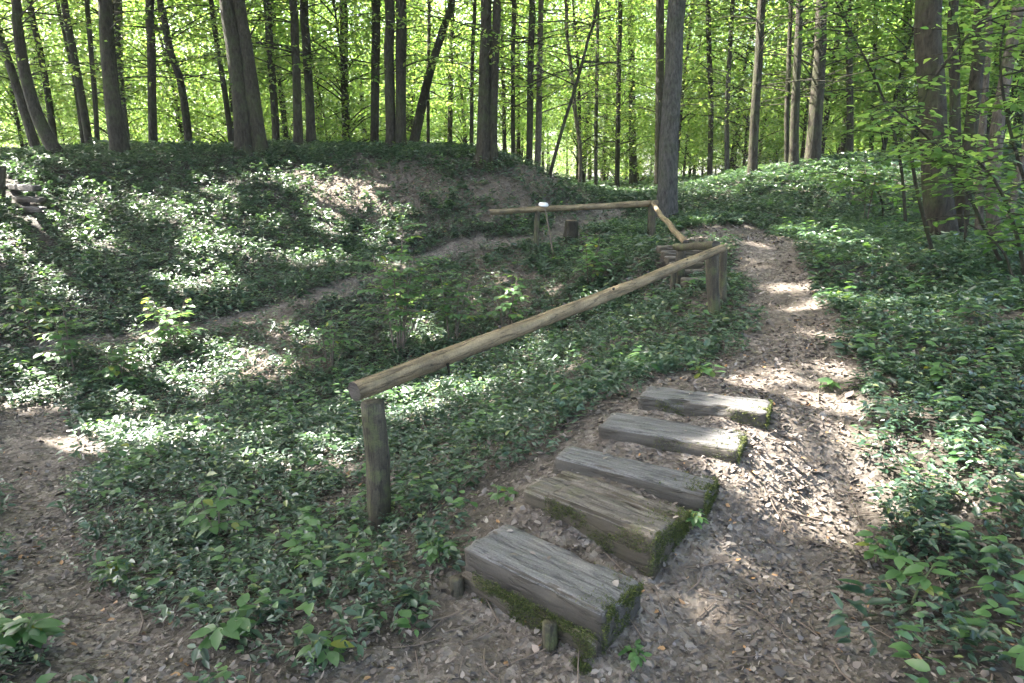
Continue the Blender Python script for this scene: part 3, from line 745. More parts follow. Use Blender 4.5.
# ------------------------------------------------------------------ timber steps
def beam(L, Wd, H, seed, nseg=44, groove=.003, round_=.012, chip=.022):
    """weathered timber along +X, origin at the middle of its foot"""
    rng = np.random.default_rng(seed)
    prof = []
    def edge(a, b, n):
        for t in np.linspace(0, 1, n, endpoint=False): prof.append((a[0] + (b[0] - a[0]) * t, a[1] + (b[1] - a[1]) * t))
    r = round_; w, h = Wd / 2, H
    edge((-w, 0), (-w, h - r), 5); edge((-w, h - r), (-w + r, h), 2); edge((-w + r, h), (w - r, h), 14); edge((w - r, h), (w, h - r), 2); edge((w, h - r), (w, 0), 5); edge((w, 0), (-w, 0), 2)
    prof = np.array(prof); n = len(prof); cen = np.array([0, h / 2])
    xs = np.linspace(-L / 2, L / 2, nseg)
    V = np.zeros((nseg, n, 3))
    nrm = norm(prof - cen)
    u = np.arange(n)
    for i, x in enumerate(xs):
        g = (vnoise(u * 1.9 + seed, np.full(n, x * 2.2), seed) - .5) * 2 * groove + (fbm(u * .35, np.full(n, x * 7), seed + 3) - .5) * groove * 2.5
        e = min(i, nseg - 1 - i)
        sag = (fbm(np.array([x * 2.1]), np.array([seed * 1.7]), seed)[0] - .5) * .012
        corner = np.abs(prof[:, 1] - h) < r * 1.1
        ch = chip * np.maximum(0, vnoise(np.full(n, x * 9), np.full(n, seed * 3.0), seed + 8) - .55) * 3 * (corner & (np.abs(prof[:, 0]) > w - r * 1.5))
        endr = .012 if e == 0 else (.003 if e == 1 else 0)
        p = prof + nrm * (g - endr - ch)[:, None]
        V[i, :, 0] = x + (fbm(u * .5, np.full(n, 1.0 + (i > 5)), seed + 5) - .5) * (.03 if e == 0 else 0)
        V[i, :, 1] = p[:, 0] + sag * .6; V[i, :, 2] = p[:, 1] + sag * .5
    V = V.reshape(-1, 3)
    i, j = np.meshgrid(np.arange(nseg - 1), np.arange(n), indexing='ij')
    a = i * n + j; b = i * n + (j + 1) % n
    F = np.stack([a, b, b + n, a + n], -1).reshape(-1, 4)
    V = np.vstack([V, [[-L / 2, 0, H / 2], [L / 2, 0, H / 2]]]); c0, c1 = len(V) - 2, len(V) - 1
    ex = []
    for q in range(0, n, 2):
        q1, q2 = (q + 1) % n, (q + 2) % n; o = (nseg - 1) * n
        ex.append([c0, q2, q1, q]); ex.append([c1, o + q, o + q1, o + q2])
    return V, np.vstack([F, ex])

def moss_tufts(rng, P, Nrm, h=.02, w=.005):
    n = len(P); D = norm(Nrm + rng.normal(size=(n, 3)) * .55)
    V, F, m = leaves_mesh(P, D, rand_dir(n, rng), rng.uniform(.5, 1.4, n) * h, w, 0, .2, 4)
    return V, F, np.repeat(np.clip(rng.normal(.5, .28, n), 0, 1), m)

STEP_RECT = []
def step(label, pl, pr, z, Wd, H, seed, mat, moss_end=True, moss_front=0.0, group='timber steps of the near flight', extra=None, over=(0, 0)):
    A = at_z(*pl, z); Bp = at_z(*pr, z)
    d = norm(Bp - A); A = A - d * over[0]; Bp = Bp + d * over[1]
    up = np.array([-d[1], d[0], 0]); L = np.linalg.norm(Bp - A)
    mid = (A + Bp) / 2 + up * Wd / 2
    root = empty('timber_step', (mid[0], mid[1], z - H), label, 'step', group, math.atan2(d[1], d[0]))
    STEP_RECT.append((mid[:2], d[:2], L, Wd))
    rng = np.random.default_rng(seed + 40)
    if extra == 'split':
        mb = MB(); V, F = beam(L * .80, Wd * .62, H, seed, groove=.009, round_=.012, chip=.02); V[:, 0] += L * .10; V[:, 1] -= Wd * .19; mb.add(V, F)
        V, F = beam(L * .22, Wd * .6, H * .93, seed + 1, 16, groove=.008); V[:, 0] -= L * .40; V[:, 1] -= Wd * .17; mb.add(V, F)
        link('front_timber', mb.mesh('front_timber'), mat, root)
        V, F = beam(L * .97, Wd * .40, H * .97, seed + 2, groove=.010); V[:, 1] += Wd * .31; V[:, 2] -= .006
        link('back_timber', np_mesh('back_timber', V, F), mat, root)
    else:
        V, F = beam(L, Wd, H, seed)
        link('sleeper', np_mesh('sleeper', V, F), mat, root)
    if extra == 'double':
        V, F = beam(L * .97, .05, H * .62, seed + 9, groove=.006); V[:, 1] += -Wd / 2 - .022; V[:, 2] -= .03
        link('front_board', np_mesh('front_board', V, F), M_SPLIT, root)
        for (xx, hh) in ((-L / 2 + .03, .13), (L * .235, .15)):
            V, F = tube([[xx, -Wd / 2 - .075, -.1], [xx + .004, -Wd / 2 - .072, hh * .5 - .02], [xx, -Wd / 2 - .070, hh - .03]], [.028, .03, .027], 8, .12, seed, cap=True, seg=3)
            link('stake', np_mesh('stake', V, F), M_POST, root)
    pts, nr, tint = [], [], None
    if moss_end:
        n = 1700; yy = rng.uniform(-Wd / 2, Wd / 2, n); zz = H * rng.uniform(0, 1, n) ** .8
        ok = fbm(yy * 22, zz * 22, seed) > .42
        pts.append(np.c_[np.full(n, L / 2 - .004), yy, zz][ok]); nr.append(np.tile([1., 0, .35], (ok.sum(), 1)))
        n = 500; xx = L / 2 - rng.exponential(.05, n); yy = rng.uniform(-Wd / 2, Wd / 2, n); ok = fbm(xx * 18, yy * 18, seed + 2) > .52
        pts.append(np.c_[xx, yy, np.full(n, H - .006)][ok]); nr.append(np.tile([.1, 0, 1.], (ok.sum(), 1)))
    if moss_front:
        n = int(3000 * moss_front); xx = L * rng.uniform(-.35, .5, n); zz = H * rng.uniform(.1, 1, n); ok = (fbm(xx * 9, zz * 12, seed + 3) + .18 * xx / L) > .5
        off = -.05 if extra == 'double' else -.002
        pts.append(np.c_[xx, np.full(n, -Wd / 2 + off), zz * (.75 if extra == 'double' else 1)][ok]); nr.append(np.tile([0, -1., .5], (ok.sum(), 1)))
        if extra == 'double':
            n = 2600; th = rng.uniform(0, 6.28, n); q = np.sqrt(rng.uniform(0, 1, n))
            pts.append(np.c_[L * .43 + np.cos(th) * q * .10, -Wd / 2 - .075 + np.sin(th) * q * .06, .06 * (1 - q * q) - .035]); nr.append(np.c_[np.cos(th) * q, np.sin(th) * q, np.full(n, .9)])
            n = 900; xx = L * rng.uniform(-.3, .47, n); yy = -Wd / 2 - rng.uniform(0, .045, n); ok = fbm(xx * 9, yy * 20, 77) > .46
            pts.append(np.c_[xx, yy, np.full(n, H * .62 - .035)][ok]); nr.append(np.tile([0, -.2, 1.], (ok.sum(), 1)))
    if pts:
        pp, nn = np.vstack(pts), np.vstack(nr); pp = np.repeat(pp, 4, 0) + rng.normal(size=(len(pp) * 4, 3)) * .003; V, F, t = moss_tufts(rng, pp, np.repeat(nn, 4, 0), .010, .003)
        link('moss', np_mesh('moss', V, F, t), M_MOSS, root)
    return root
S1 = step("lowest timber step with stakes along its front and a mossy right corner", (463, 546), (604, 614), .17, .27, .20, 1, M_SLEEPER, True, .6, extra='double', over=(0, 0))
S2 = step("split and cracked brown timber step with moss, second from the bottom", (521, 487), (653, 538), .27, .32, .20, 2, M_SPLIT, True, .5, extra='split')
S3 = step("flat grey timber step lying close behind the split one", (552, 456), (706, 494), .315, .19, .14, 3, M_SLEEPER, True, 0)
S4 = step("square-edged grey timber step with a yellow-green mossy end, second from the top", (598, 425), (739, 449), .395, .25, .2, 4, M_SLEEPER, True, .15)
S5 = step("uppermost timber step of the near flight, mossy at its right end", (638, 396), (768, 413), .475, .24, .18, 5, M_SLEEPER, True, .3)

# far flight behind the corner posts
far = [((660, 246.5), (700, 246)), ((664, 251.5), (703, 251)), ((668, 257), (706, 256.5)), ((672, 263.5), (709, 263)), ((678, 271), (713, 270.5)), ((685, 279), (728, 278.5))]
names = ["topmost", "second from the top", "third from the top", "third from the bottom", "second from the bottom", "lowest"]
for q, (a_, b_) in enumerate(far):
    h = hit((a_[0] + b_[0]) / 2, a_[1] + 2)
    step(f"weathered timber step of the far flight behind the corner posts, {names[q]}", a_, b_, h[2] + .05, .15, .10, 20 + q, M_SPLIT, False, 0, group='timber steps of the far flight')
# sunlit flight at the left edge
for q, (a_, b_, z) in enumerate([((2, 206), (40, 201), 1.28), ((4, 196), (38, 198), 1.42), ((3, 184), (32, 189), 1.55)]):
    h = hit((a_[0] + b_[0]) / 2, a_[1] + 2); z = h[2] + .035
    step(("bottom", "middle", "top")[q] + " pale sunlit step of the little flight at the left edge", a_, (b_[0], a_[1] + 1.0), z, .13, .10, 30 + q, M_SLEEPER, False, 0, group='sunlit steps at the left edge')

# ------------------------------------------------------------------ railings
def log_mesh(P, R, ns, seed, amp=.10, seg=30, endamp=True):
    P = np.asarray(P, float); ax = norm(P[-1] - P[0]); L = np.linalg.norm(P[-1] - P[0])
    rng = np.random.default_rng(seed)
    Q = np.zeros((seg + 1, 3)); t = np.linspace(0, 1, seg + 1); Q[:, 0] = t * L
    Q[:, 1] = (fbm(t * 3.3, t * 0 + seed, seed) - .5) * .05; Q[:, 2] = (fbm(t * 3.1, t * 0 + seed + 4, seed + 1) - .5) * .05
    rr = R[0] + (R[1] - R[0]) * t
    for _ in range(max(2, int(L * 1.3))):
        c = rng.uniform(.05, .95); rr = rr * (1 + rng.uniform(.04, .12) * np.exp(-((t - c) * L / .04) ** 2))
    V, F = tube(Q, rr, ns, amp, seed, cap=True, smoothpath=False, freq=5)
    return V, F, ax, L
def place_log(name, P0, P1, R, ns, seed, mat, parent, seg=30, amp=.08, endmat=None):
    P0 = np.asarray(P0, float); P1 = np.asarray(P1, float)
    V, F, ax, L = log_mesh([P0, P1], R, ns, seed, amp, seg)
    me = np_mesh(name, V, F, smooth=True); o = link(name, me, mat, parent)
    if endmat is not None:
        me.materials.append(endmat); nF = len(F); kcap = ns
        mi = np.zeros(nF, np.int32); mi[nF - kcap:] = 1; me.polygons.foreach_set('material_index', mi)
        sm = np.ones(nF, bool); sm[nF - kcap:] = False; me.polygons.foreach_set('use_smooth', sm)
    base = np.array(parent.location) if parent is not None else np.zeros(3)
    o.location = Vector(P0 - base); o.rotation_euler = Vector(ax).to_track_quat('X', 'Z').to_euler()
    return o
def place_post(name, foot, top, R, ns, seed, parent, mat=M_POST):
    base = np.array(parent.location)
    foot = np.asarray(foot, float); top = np.asarray(top, float); t = np.linspace(0, 1, 14)[:, None]
    P = foot + (top - foot) * t + np.c_[(fbm(t[:, 0] * 3, t[:, 0] * 0 + seed, seed) - .5) * .015, (fbm(t[:, 0] * 3, t[:, 0] * 0 + seed, seed + 2) - .5) * .015, np.zeros(14)]
    V, F = tube(P - base, np.linspace(R[0], R[1], 14), ns, .14, seed, cap=True, smoothpath=False, freq=6)
    return link(name, np_mesh(name, V, F, smooth=True), mat, parent)

YA, YB = 3.5, 6.3
pa = at_y(381, 533, YA); pa[2] = gz1(pa[0], pa[1]) - .15
R1 = empty('log_railing', (pa[0], pa[1], pa[2]), "long peeled log handrail on stout posts running up beside the near steps", 'railing')
r0 = at_y(355, 392, 3.42); r1 = at_y(722, 249, 6.42)
place_log('rail', r0, r1, (.054, .037), 20, 3, M_RAIL, R1, seg=70, amp=.07, endmat=M_ENDGRAIN)
ta = at_y(373, 402, YA); place_post('post', pa, ta, (.069, .062), 16, 5, R1)
pb = at_y(714, 330, YB); pb[2] = gz1(pb[0], pb[1]) - .12
place_post('post', pb, at_y(712, 255, YB), (.050, .060), 16, 6, R1)
pb2 = at_y(723, 305, 6.55); pb2[2] = gz1(pb2[0], pb2[1]) - .1
place_post('post', pb2, at_y(723, 250, 6.55), (.036, .036), 12, 7, R1)
# knots and a bark strip left on the rail
ax = norm(r1 - r0)
mb = MB(); rng = np.random.default_rng(4)
for t in (.10, .27, .44, .56, .62, .63, .70, .83):
    c = r0 + (r1 - r0) * t; ang = rng.uniform(.6, 2.6); side = np.cross(ax, [0, 0, 1]); upv = np.cross(side, ax)
    dd = side * math.cos(ang) + upv * math.sin(ang); rr = .053 - .016 * t
    V, F = tube([c + dd * rr * .8, c + dd * (rr + .014)], [.012, .008], 7, 0, cap=True, smoothpath=False); link('knot', np_mesh('knot', V - pa, F), M_ENDGRAIN, R1)
mb = MB()
V, F = tube([r0 + (r1 - r0) * .16 + [0, -.062, -.03], r0 + (r1 - r0) * .162 + [0, -.066, -.07], r0 + (r1 - r0) * .163 + [0, -.06, -.11]], [.009, .007, .003], 5, .2, 3, seg=3); mb.add(V - pa, F)
link('bark_strip', mb.mesh('bark_strip'), M_BARK, R1)

YD = 12.0
pd = at_y(651, 240, YD); pd[2] = gz1(pd[0], pd[1]) - .12
R2 = empty('log_railing', (pd[0], pd[1], pd[2]), "thin log railing turning a corner beyond the hollow behind the far steps", 'railing')
td = at_y(652, 204, YD); place_post('post', pd, td, (.075, .065), 12, 11, R2)
place_log('rail', at_y(489, 212.5, 11.2), at_y(657, 202.5, 12.05), (.045, .055), 12, 12, M_RAIL, R2, 24, .08, M_ENDGRAIN)
pe = at_y(536, 242, 11.45); pe[2] = gz1(pe[0], pe[1]) - .1; place_post('post', pe, at_y(537.5, 210, 11.45), (.05, .042), 10, 13, R2)
pc = at_y(680, 283, 8.0); pc[2] = gz1(pc[0], pc[1]) - .1; place_post('post', pc, at_y(681, 250, 8.0), (.055, .055), 12, 14, R2)
place_log('rail', at_y(653, 203.5, 11.95), at_y(686, 243.5, 8.3), (.034, .04), 12, 15, M_RAIL, R2, 24, .08, M_ENDGRAIN)
place_log('rail', at_y(677, 247.5, 8.05), at_y(716, 246.5, 6.45), (.04, .04), 12, 16, M_POST, R2, 16, .08, M_ENDGRAIN)
pcs = at_y(673, 283, 7.9); pcs[2] = gz1(pcs[0], pcs[1]) - .08; place_post('stake', pcs, at_y(674, 262, 7.9), (.035, .035), 8, 17, R2)

# small pale disc on the rail, stump, leaning stick
wp = at_y(543.5, 204.5, 11.40)
V, F = tube([wp + [0, 0, -.012], wp + [0, 0, .012]], [.085, .08], 16, .1, 2, cap=True, smoothpath=False)
o = link('plate', np_mesh('plate', V - wp, F), M_WHITE); o.location = Vector(wp + [0, 0, .0]); o.rotation_euler = (.35, 0, .2)
tag(o, "small pale oval disc lying on the far log railing above its post", 'disc')
st = at_y(571, 234, 12.0); st[2] = gz1(st[0], st[1]) - .08
root = empty('tree_stump', st, "short dark square-cut stump behind the far railing", 'stump')
V, F = tube([[0, 0, 0], [0, 0, .2], [.01, 0, .42]], [.125, .115, .11], 12, .12, 9, .2, cap=True, seg=4); link('stump', np_mesh('stump', V, F, smooth=True), M_BARK, root)
V, F = tube([[0, 0, .422], [0, 0, .43]], [.1, .095], 12, .1, 3, cap=True, smoothpath=False); link('cut_face', np_mesh('cut_face', V, F), M_RAIL, root)
sk = at_y(554, 238, 11.2); sk[2] = gz1(sk[0], sk[1])
V, F = tube([sk * 0, at_y(548, 224, 11.2) - sk, at_y(545, 208, 11.25) - sk], [.016, .013, .009], 6, .1, 4, seg=4)
o = link('stick', np_mesh('stick', V, F), M_TWIG); o.location = Vector(sk); tag(o, "thin dark stick leaning against the far railing near its post", 'stick')
le = at_y(-2, 206, 12.4); le[2] = gz1(le[0], le[1]) - .1
V, F = tube([le * 0, at_y(-1, 190, 12.4) - le, at_y(0, 166, 12.4) - le], [.11, .1, .095], 10, .12, 8, seg=4)
o = link('wooden_post', np_mesh('wooden_post', V, F, smooth=True), M_POST); o.location = Vector(le); tag(o, "short mossy post cut by the left edge beside sunlit steps", 'post')

# ------------------------------------------------------------------ ground cover (periwinkle), undergrowth, litter
def polar(rng, n, d0, d1, rho, ang=.93):
    """points around the viewpoint with density rho(d) per square metre"""
    g = np.linspace(d0, d1, 400); pdf = rho(g) * g; cdf = np.cumsum(pdf); tot = cdf[-1] * (g[1] - g[0]) * 2 * ang; cdf /= cdf[-1]
    n = n or int(tot)
    d = np.interp(rng.uniform(size=n), cdf, g); th = rng.uniform(-ang, ang, n)
    return d * np.sin(th), d * np.cos(th), d
def off_steps(x, y, pad=.03):
    ok = np.ones(len(x), bool)
    for m_, d_, L, w in STEP_RECT:
        u = (x - m_[0]) * d_[0] + (y - m_[1]) * d_[1]; v = -(x - m_[0]) * d_[1] + (y - m_[1]) * d_[0]
        ok &= ~((np.abs(u) < L / 2 + pad) & (np.abs(v) < w / 2 + pad))
    return ok

rng = np.random.default_rng(77)
x, y, d = polar(rng, None, 1.5, 75, lambda g: np.interp(g, [1.5, 4, 8, 14, 20, 34, 75], [520, 520, 300, 165, 75, 16, 2.2]))
pm, tm, bm_ = masks(x, y)
lush = fbm(x * .9, y * .9, 31)
prob = (1 - pm) ** 1.6 * (1 - .93 * tm) * (1 - .74 * bm_) * (sstep(.24, .46, fbm(x * 1.6, y * 1.6, 33) + np.interp(d, [5, 10], [.055, .22])) * (1 - np.interp(d, [5, 9], [.6, .15]) * sstep(.55, .35, fbm(x * 4.5, y * 4.5, 35))))
prob *= np.where((x < .4) & (d < 2.6) & (x > -1.6), .7, 1) * np.where((x > .9) & (d < 3.0), .6, 1)
ok = (rng.uniform(size=len(x)) < prob) & off_steps(x, y)
x, y, d, lush = x[ok], y[ok], d[ok], lush[ok]; n = len(x)
z = gz(x, y)
lsc = np.interp(d, [2, 5, 10, 18, 34, 75], [.032, .039, .053, .082, .17, .42])
K = 8; szv = np.exp(rng.normal(0, .28, n)) * (.8 + .45 * fbm(x * .8, y * .8, 61))
yaw = rng.uniform(0, 2 * math.pi, n); out_ = np.c_[np.cos(yaw), np.sin(yaw), np.zeros(n)]
hh = (.05 + .17 * lush * rng.uniform(.4, 1, n)) * np.interp(d, [2, 6, 34], [.85, 1, 1.6])
P_, D_, N_l, L_, T_ = [], [], [], [], []
for q in range(K):
    t = (q // 2 + .7) / (K / 2)
    pos = np.c_[x, y, z] + out_ * (lsc * 1.5 * t)[:, None] + np.c_[np.zeros(n), np.zeros(n), hh * np.sin(t * 1.45)]
    sgn = 1 if q % 2 else -1
    a = yaw + sgn * rng.uniform(.6, 1.5, n)
    P_.append(pos + rng.normal(size=(n, 3)) * (lsc * .12)[:, None]); D_.append(np.c_[np.cos(a), np.sin(a), rng.normal(.12, .3, n)])
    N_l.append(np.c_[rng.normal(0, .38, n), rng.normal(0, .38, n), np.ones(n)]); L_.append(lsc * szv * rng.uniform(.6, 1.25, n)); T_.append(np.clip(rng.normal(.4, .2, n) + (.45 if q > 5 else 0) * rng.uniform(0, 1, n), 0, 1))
P_, D_, N_l, L_, T_ = np.vstack(P_), np.vstack(D_), np.vstack(N_l), np.concatenate(L_), np.concatenate(T_)
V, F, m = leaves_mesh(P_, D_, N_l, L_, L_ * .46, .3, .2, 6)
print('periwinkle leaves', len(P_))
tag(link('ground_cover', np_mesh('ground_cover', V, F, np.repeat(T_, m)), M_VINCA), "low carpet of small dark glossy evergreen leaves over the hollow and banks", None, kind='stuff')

# broad-leaved undergrowth mixed in
x, y, d = polar(rng, None, 1.7, 16, lambda g: np.interp(g, [1.7, 4, 8, 16], [22, 19, 12, 6]))
pm, tm, bm_ = masks(x, y)
ok = (rng.uniform(size=len(x)) < (1 - pm) * (1 - tm) * (1 - .7 * bm_) * np.maximum(.25, sstep(.40, .58, fbm(x * 1.1, y * 1.1, 41)))) & off_steps(x, y, .05)
x, y, d = x[ok], y[ok], d[ok]; n = len(x); z = gz(x, y); h = rng.uniform(.08, .3, n)
P_, D_, N_l, L_, T_ = [], [], [], [], []
for q in range(6):
    a = rng.uniform(0, 6.28) + q * 2.2 + rng.normal(0, .3, n); hq = h * (.6 + .08 * q)
    P_.append(np.c_[x + np.cos(a) * .02, y + np.sin(a) * .02, z + hq]); D_.append(np.c_[np.cos(a), np.sin(a), rng.normal(.1, .2, n)]); N_l.append(np.c_[rng.normal(0, .25, n), rng.normal(0, .25, n), np.ones(n)])
    L_.append(rng.uniform(.35, 1, n) * np.interp(d, [2, 5, 16], [.075, .085, .11])); T_.append(np.clip(rng.normal(.45, .22, n), 0, .86) + (rng.uniform(size=n) < .015) * .3)
P_, D_, N_l, L_, T_ = np.vstack(P_), np.vstack(D_), np.vstack(N_l), np.concatenate(L_), np.clip(np.concatenate(T_), 0, 1)
V, F, m = leaves_mesh(P_, D_, N_l, L_, L_ * .62, .18, .25, 9)
tag(link('undergrowth', np_mesh('undergrowth', V, F, np.repeat(T_, m)), M_BROAD), "scattered broad light-green seedling leaves among the dark ground cover", None, kind='stuff')

# dead leaves
x, y, d = polar(rng, None, 1.4, 20, lambda g: np.interp(g, [1.4, 3, 6, 10, 20], [4600, 3400, 1150, 460, 150]))
pm, tm, bm_ = masks(x, y)
worn = sstep(.45, .62, fbm(x * 1.5, y * 1.5, 51))
prob = np.maximum.reduce([pm * (1 - .6 * worn), tm * .35, bm_ * .9, np.full(len(x), .42)])
ok = (rng.uniform(size=len(x)) < prob) & off_steps(x, y, 0)
x, y, d, pm = x[ok], y[ok], d[ok], pm[ok]; n = len(x); z = gz(x, y)
L_ = (.28 + .95 * rng.uniform(0, 1, n) ** 1.5) * np.interp(d, [2, 6, 20], [.029, .043, .08]) * np.where(rng.uniform(size=n) < .012, 1.7, 1)
a = rng.uniform(0, 6.28, n)
V, F, m = leaves_mesh(np.c_[x, y, z + rng.uniform(-.002, .012, n)], np.c_[np.cos(a), np.sin(a), rng.normal(.05, .22, n)], np.c_[rng.normal(0, .4, n), rng.normal(0, .4, n), np.ones(n)], L_, L_ * rng.uniform(.3, .85, n), rng.normal(.1, .4, n), rng.normal(0, .25, n), 6)
print('litter', n)
tag(link('leaf_litter', np_mesh('leaf_litter', V, F, np.repeat(np.clip(rng.normal(.5, .24, n), 0, 1), m)), M_LITTER), "curled grey-brown dead leaves strewn over the trodden path", None, kind='stuff')
# dead leaves caught on the steps
mb = MB()
for (m_, d_, L, w), zt in zip(STEP_RECT[:5], (.17, .27, .315, .395, .475)):
    n = {0: 10, 1: 60}.get(0, 22); u = rng.uniform(-L / 2, L / 2, n); v = np.abs(rng.normal(0, .3, n)); v = w / 2 - v * w
    px_ = m_[0] + d_[0] * u - d_[1] * v; py_ = m_[1] + d_[1] * u + d_[0] * v; a = rng.uniform(0, 6.28, n)
    Ls = rng.uniform(.012, .045, n)
    V, F, m = leaves_mesh(np.c_[px_, py_, np.full(n, zt + .008)], np.c_[np.cos(a), np.sin(a), np.full(n, .1)], np.c_[rng.normal(0, .25, n), rng.normal(0, .25, n), np.ones(n)], Ls, Ls * .6, .2, .1, 6)
    mb.add(V, F, np.repeat(rng.uniform(.2, .98, n), m))
tag(link('fallen_leaves', mb.mesh('fallen_leaves'), M_LITTER), "few dry leaves lying on the timber step tops", None, kind='stuff')
# twigs in the litter
mb = MB()
x, y, d = polar(rng, 900, 1.6, 8, lambda g: 1 / g)
pm, tm, bm_ = masks(x, y); ok = off_steps(x, y, .05); x, y = x[ok], y[ok]
for q in range(len(x)):
    a = rng.uniform(0, 6.28); L = rng.uniform(.05, .22); dx, dy = math.cos(a) * L, math.sin(a) * L; r = rng.uniform(.0015, .004)
    P = [[x[q] + dx * t + rng.normal() * .008, y[q] + dy * t + rng.normal() * .008, 0] for t in (0, .5, 1)]
    for p in P: p[2] = gz1(p[0], p[1]) + .012
    V, F = tube(P, [r, r, r * .6], 5, cap=False, seg=2); mb.add(V, F)
tag(link('fallen_twigs', mb.mesh('fallen_twigs'), M_TWIG), "thin dry twigs scattered in the litter and ground cover", None, kind='stuff')

# ------------------------------------------------------------------ individual plants and sticks
def plant(kind, label, px, py, Hm, nstem, spray, lsize, seed, mat=M_BROAD, cat='plant', group=None, lean=.25, tmean=.5, twigmat=M_STEM, Y=None, dead=0, rs=.006):
    rng = np.random.default_rng(5000 + seed)
    h = hit(px, py) if Y is None else at_y(px, py, Y); base = np.array([h[0], h[1], gz1(h[0], h[1]) - .01])
    root = empty(kind, base, label, cat, group)
    st_ = MB(); P_, D_, N_l, L_ = [], [], [], []
    for s in range(nstem):
        a = rng.uniform(0, 6.28); hs = Hm * rng.uniform(.7, 1) if s else Hm; ld = np.array([math.cos(a), math.sin(a), 0]) * lean * hs * (rng.uniform(.5, 1) if nstem > 1 else .4)
        p0 = np.array([math.cos(a), math.sin(a), 0]) * .02 * nstem * .5; p0[2] = -.03
        P = np.array([p0, p0 + ld * .3 + [0, 0, hs * .45], p0 + ld * .7 + [0, 0, hs * .8], p0 + ld + [0, 0, hs]])
        V, F = tube(P, [rs, rs * .8, rs * .6, rs * .3], 6, 0, cap=False, seg=3); st_.add(V, F)
        nb = spray
        for b in range(nb):
            t = .35 + .65 * (b + .5) / nb if Hm > .4 else .55 + .45 * (b + .5) / nb
            pc_ = P[0] * 0 + np.array([np.interp(t, [0, .45, .8, 1], P[:, c]) for c in range(3)])
            aa = a + b * 2.4 + rng.normal() * .4
            bl = Hm * rng.uniform(.18, .42) * (1.15 - .5 * t) if Hm > .4 else .03
            dirv = np.array([math.cos(aa), math.sin(aa), .12]); e = pc_ + dirv * bl
            if bl > .05:
                V, F = tube([pc_, (pc_ + e) / 2 + [0, 0, .02], e], [rs * .45, rs * .35, rs * .2], 4, cap=False, seg=2); st_.add(V, F)
            nl = max(1, int(bl / (lsize * .42)))
            for l in range(nl + 1):
                f = (l + .6) / (nl + 1); sg = 1 if l % 2 else -1
                la = aa + (sg * rng.uniform(.5, 1.1) if l < nl else rng.normal() * .2)
                P_.append(pc_ + (e - pc_) * f); D_.append([math.cos(la), math.sin(la), rng.normal(-.08, .15)]); N_l.append([rng.normal() * .2, rng.normal() * .2, 1]); L_.append(lsize * rng.uniform(.7, 1.2))
    for q in range(dead):
        a = rng.uniform(0, 6.28); e = np.array([math.cos(a), math.sin(a), 0]) * .3 * Hm + [0, 0, Hm * rng.uniform(.3, .7)]
        V, F = tube([[0, 0, 0], e * .5 + rng.normal(size=3) * .03, e], [.008, .006, .002], 5, cap=False, seg=3); st_.add(V, F)
    link('stem', st_.mesh('stem', smooth=True), twigmat, root)
    P_, D_, N_l, L_ = map(np.array, (P_, D_, N_l, L_)); n = len(P_)
    V, F, m = leaves_mesh(P_, D_, N_l, L_, L_ * .58, .14, .18, 9)
    link('leaves', np_mesh('leaves', V, F, np.repeat(np.clip(rng.normal(tmean, .2, n) + (rng.uniform(size=n) < .06) * .5, 0, 1), m)), mat, root)
    return root
TW = M_TWIG
plant('sapling', "tall sunlit sapling in the middle of the hollow with layered leaf sprays", 398, 338, 1.65, 5, 13, .10, 1, twigmat=TW, dead=4, rs=.012, Y=8.3)
plant('sapling', "low sunlit shrub left in the hollow, its upper leaves yellow-green", 172, 352, .75, 5, 7, .11, 2, twigmat=TW, rs=.008)
plant('sapling', "spreading low shrub with pale leaves just below the yellow-green one", 120, 385, .55, 5, 7, .11, 3, twigmat=TW, rs=.008)
plant('sapling', "small leafy sapling under the middle of the long handrail", 505, 335, .8, 4, 7, .10, 4, twigmat=TW, rs=.008, dead=3)
plant('sapling', "airy thin sapling between the sunlit sapling and the long handrail", 452, 345, 1.1, 4, 10, .09, 31, twigmat=TW, rs=.009, dead=2)
plant('sapling', "airy sapling on the hollow slope just below the trail at its left end", 75, 375, .9, 4, 9, .10, 32, twigmat=TW, rs=.009)
plant('sapling', "bare-stemmed sapling with few leaves left of the near railing post", 330, 375, .8, 3, 6, .09, 5, twigmat=TW, dead=4, rs=.008)
plant('sapling', "dark-stemmed sapling with big leaves in the near left ground cover", 218, 545, .48, 2, 6, .085, 6, twigmat=TW, rs=.006, lean=.5)
plant('sapling', "low leafy sapling behind the handrail below the far steps", 590, 285, .7, 4, 7, .11, 7, twigmat=TW, rs=.008)
plant('sapling', "leafy sapling on the hollow floor near the left trail", 40, 345, .8, 4, 7, .11, 8, twigmat=TW, rs=.008)
plant('sapling', "sapling at the foot of the mound with pale leaf tips", 865, 225, 1.2, 4, 9, .12, 9, twigmat=TW, rs=.01)
plant('fern', "small bright green fern beside the sunlit sapling in the hollow", 428, 305, .4, 8, 9, .05, 10, lean=.9)
plant('seedling', "pale star-leaved seedling standing above the right-hand ground cover", 940, 385, .16, 1, 5, .11, 11, tmean=.75)
plant('seedling', "broad-leaved seedling beside the right edge of the path near the camera", 905, 600, .22, 2, 5, .075, 12, tmean=.6)
plant('seedling', "seedling growing against the right end of the split step", 690, 520, .12, 2, 5, .035, 13, tmean=.55)
plant('seedling', "small seedling in the litter right of the lowest step", 642, 655, .10, 2, 5, .04, 14, tmean=.6)
plant('seedling', "seedling with rounded leaves left of the split step", 500, 500, .13, 2, 5, .05, 15, tmean=.5)
plant('seedling', "seedling with pointed leaves left of the lowest step", 440, 560, .16, 3, 5, .055, 16, tmean=.5)
plant('seedling', "large-leaved seedling at the lower end of the dark-stemmed sapling's patch", 225, 640, .16, 2, 4, .085, 17, tmean=.4)
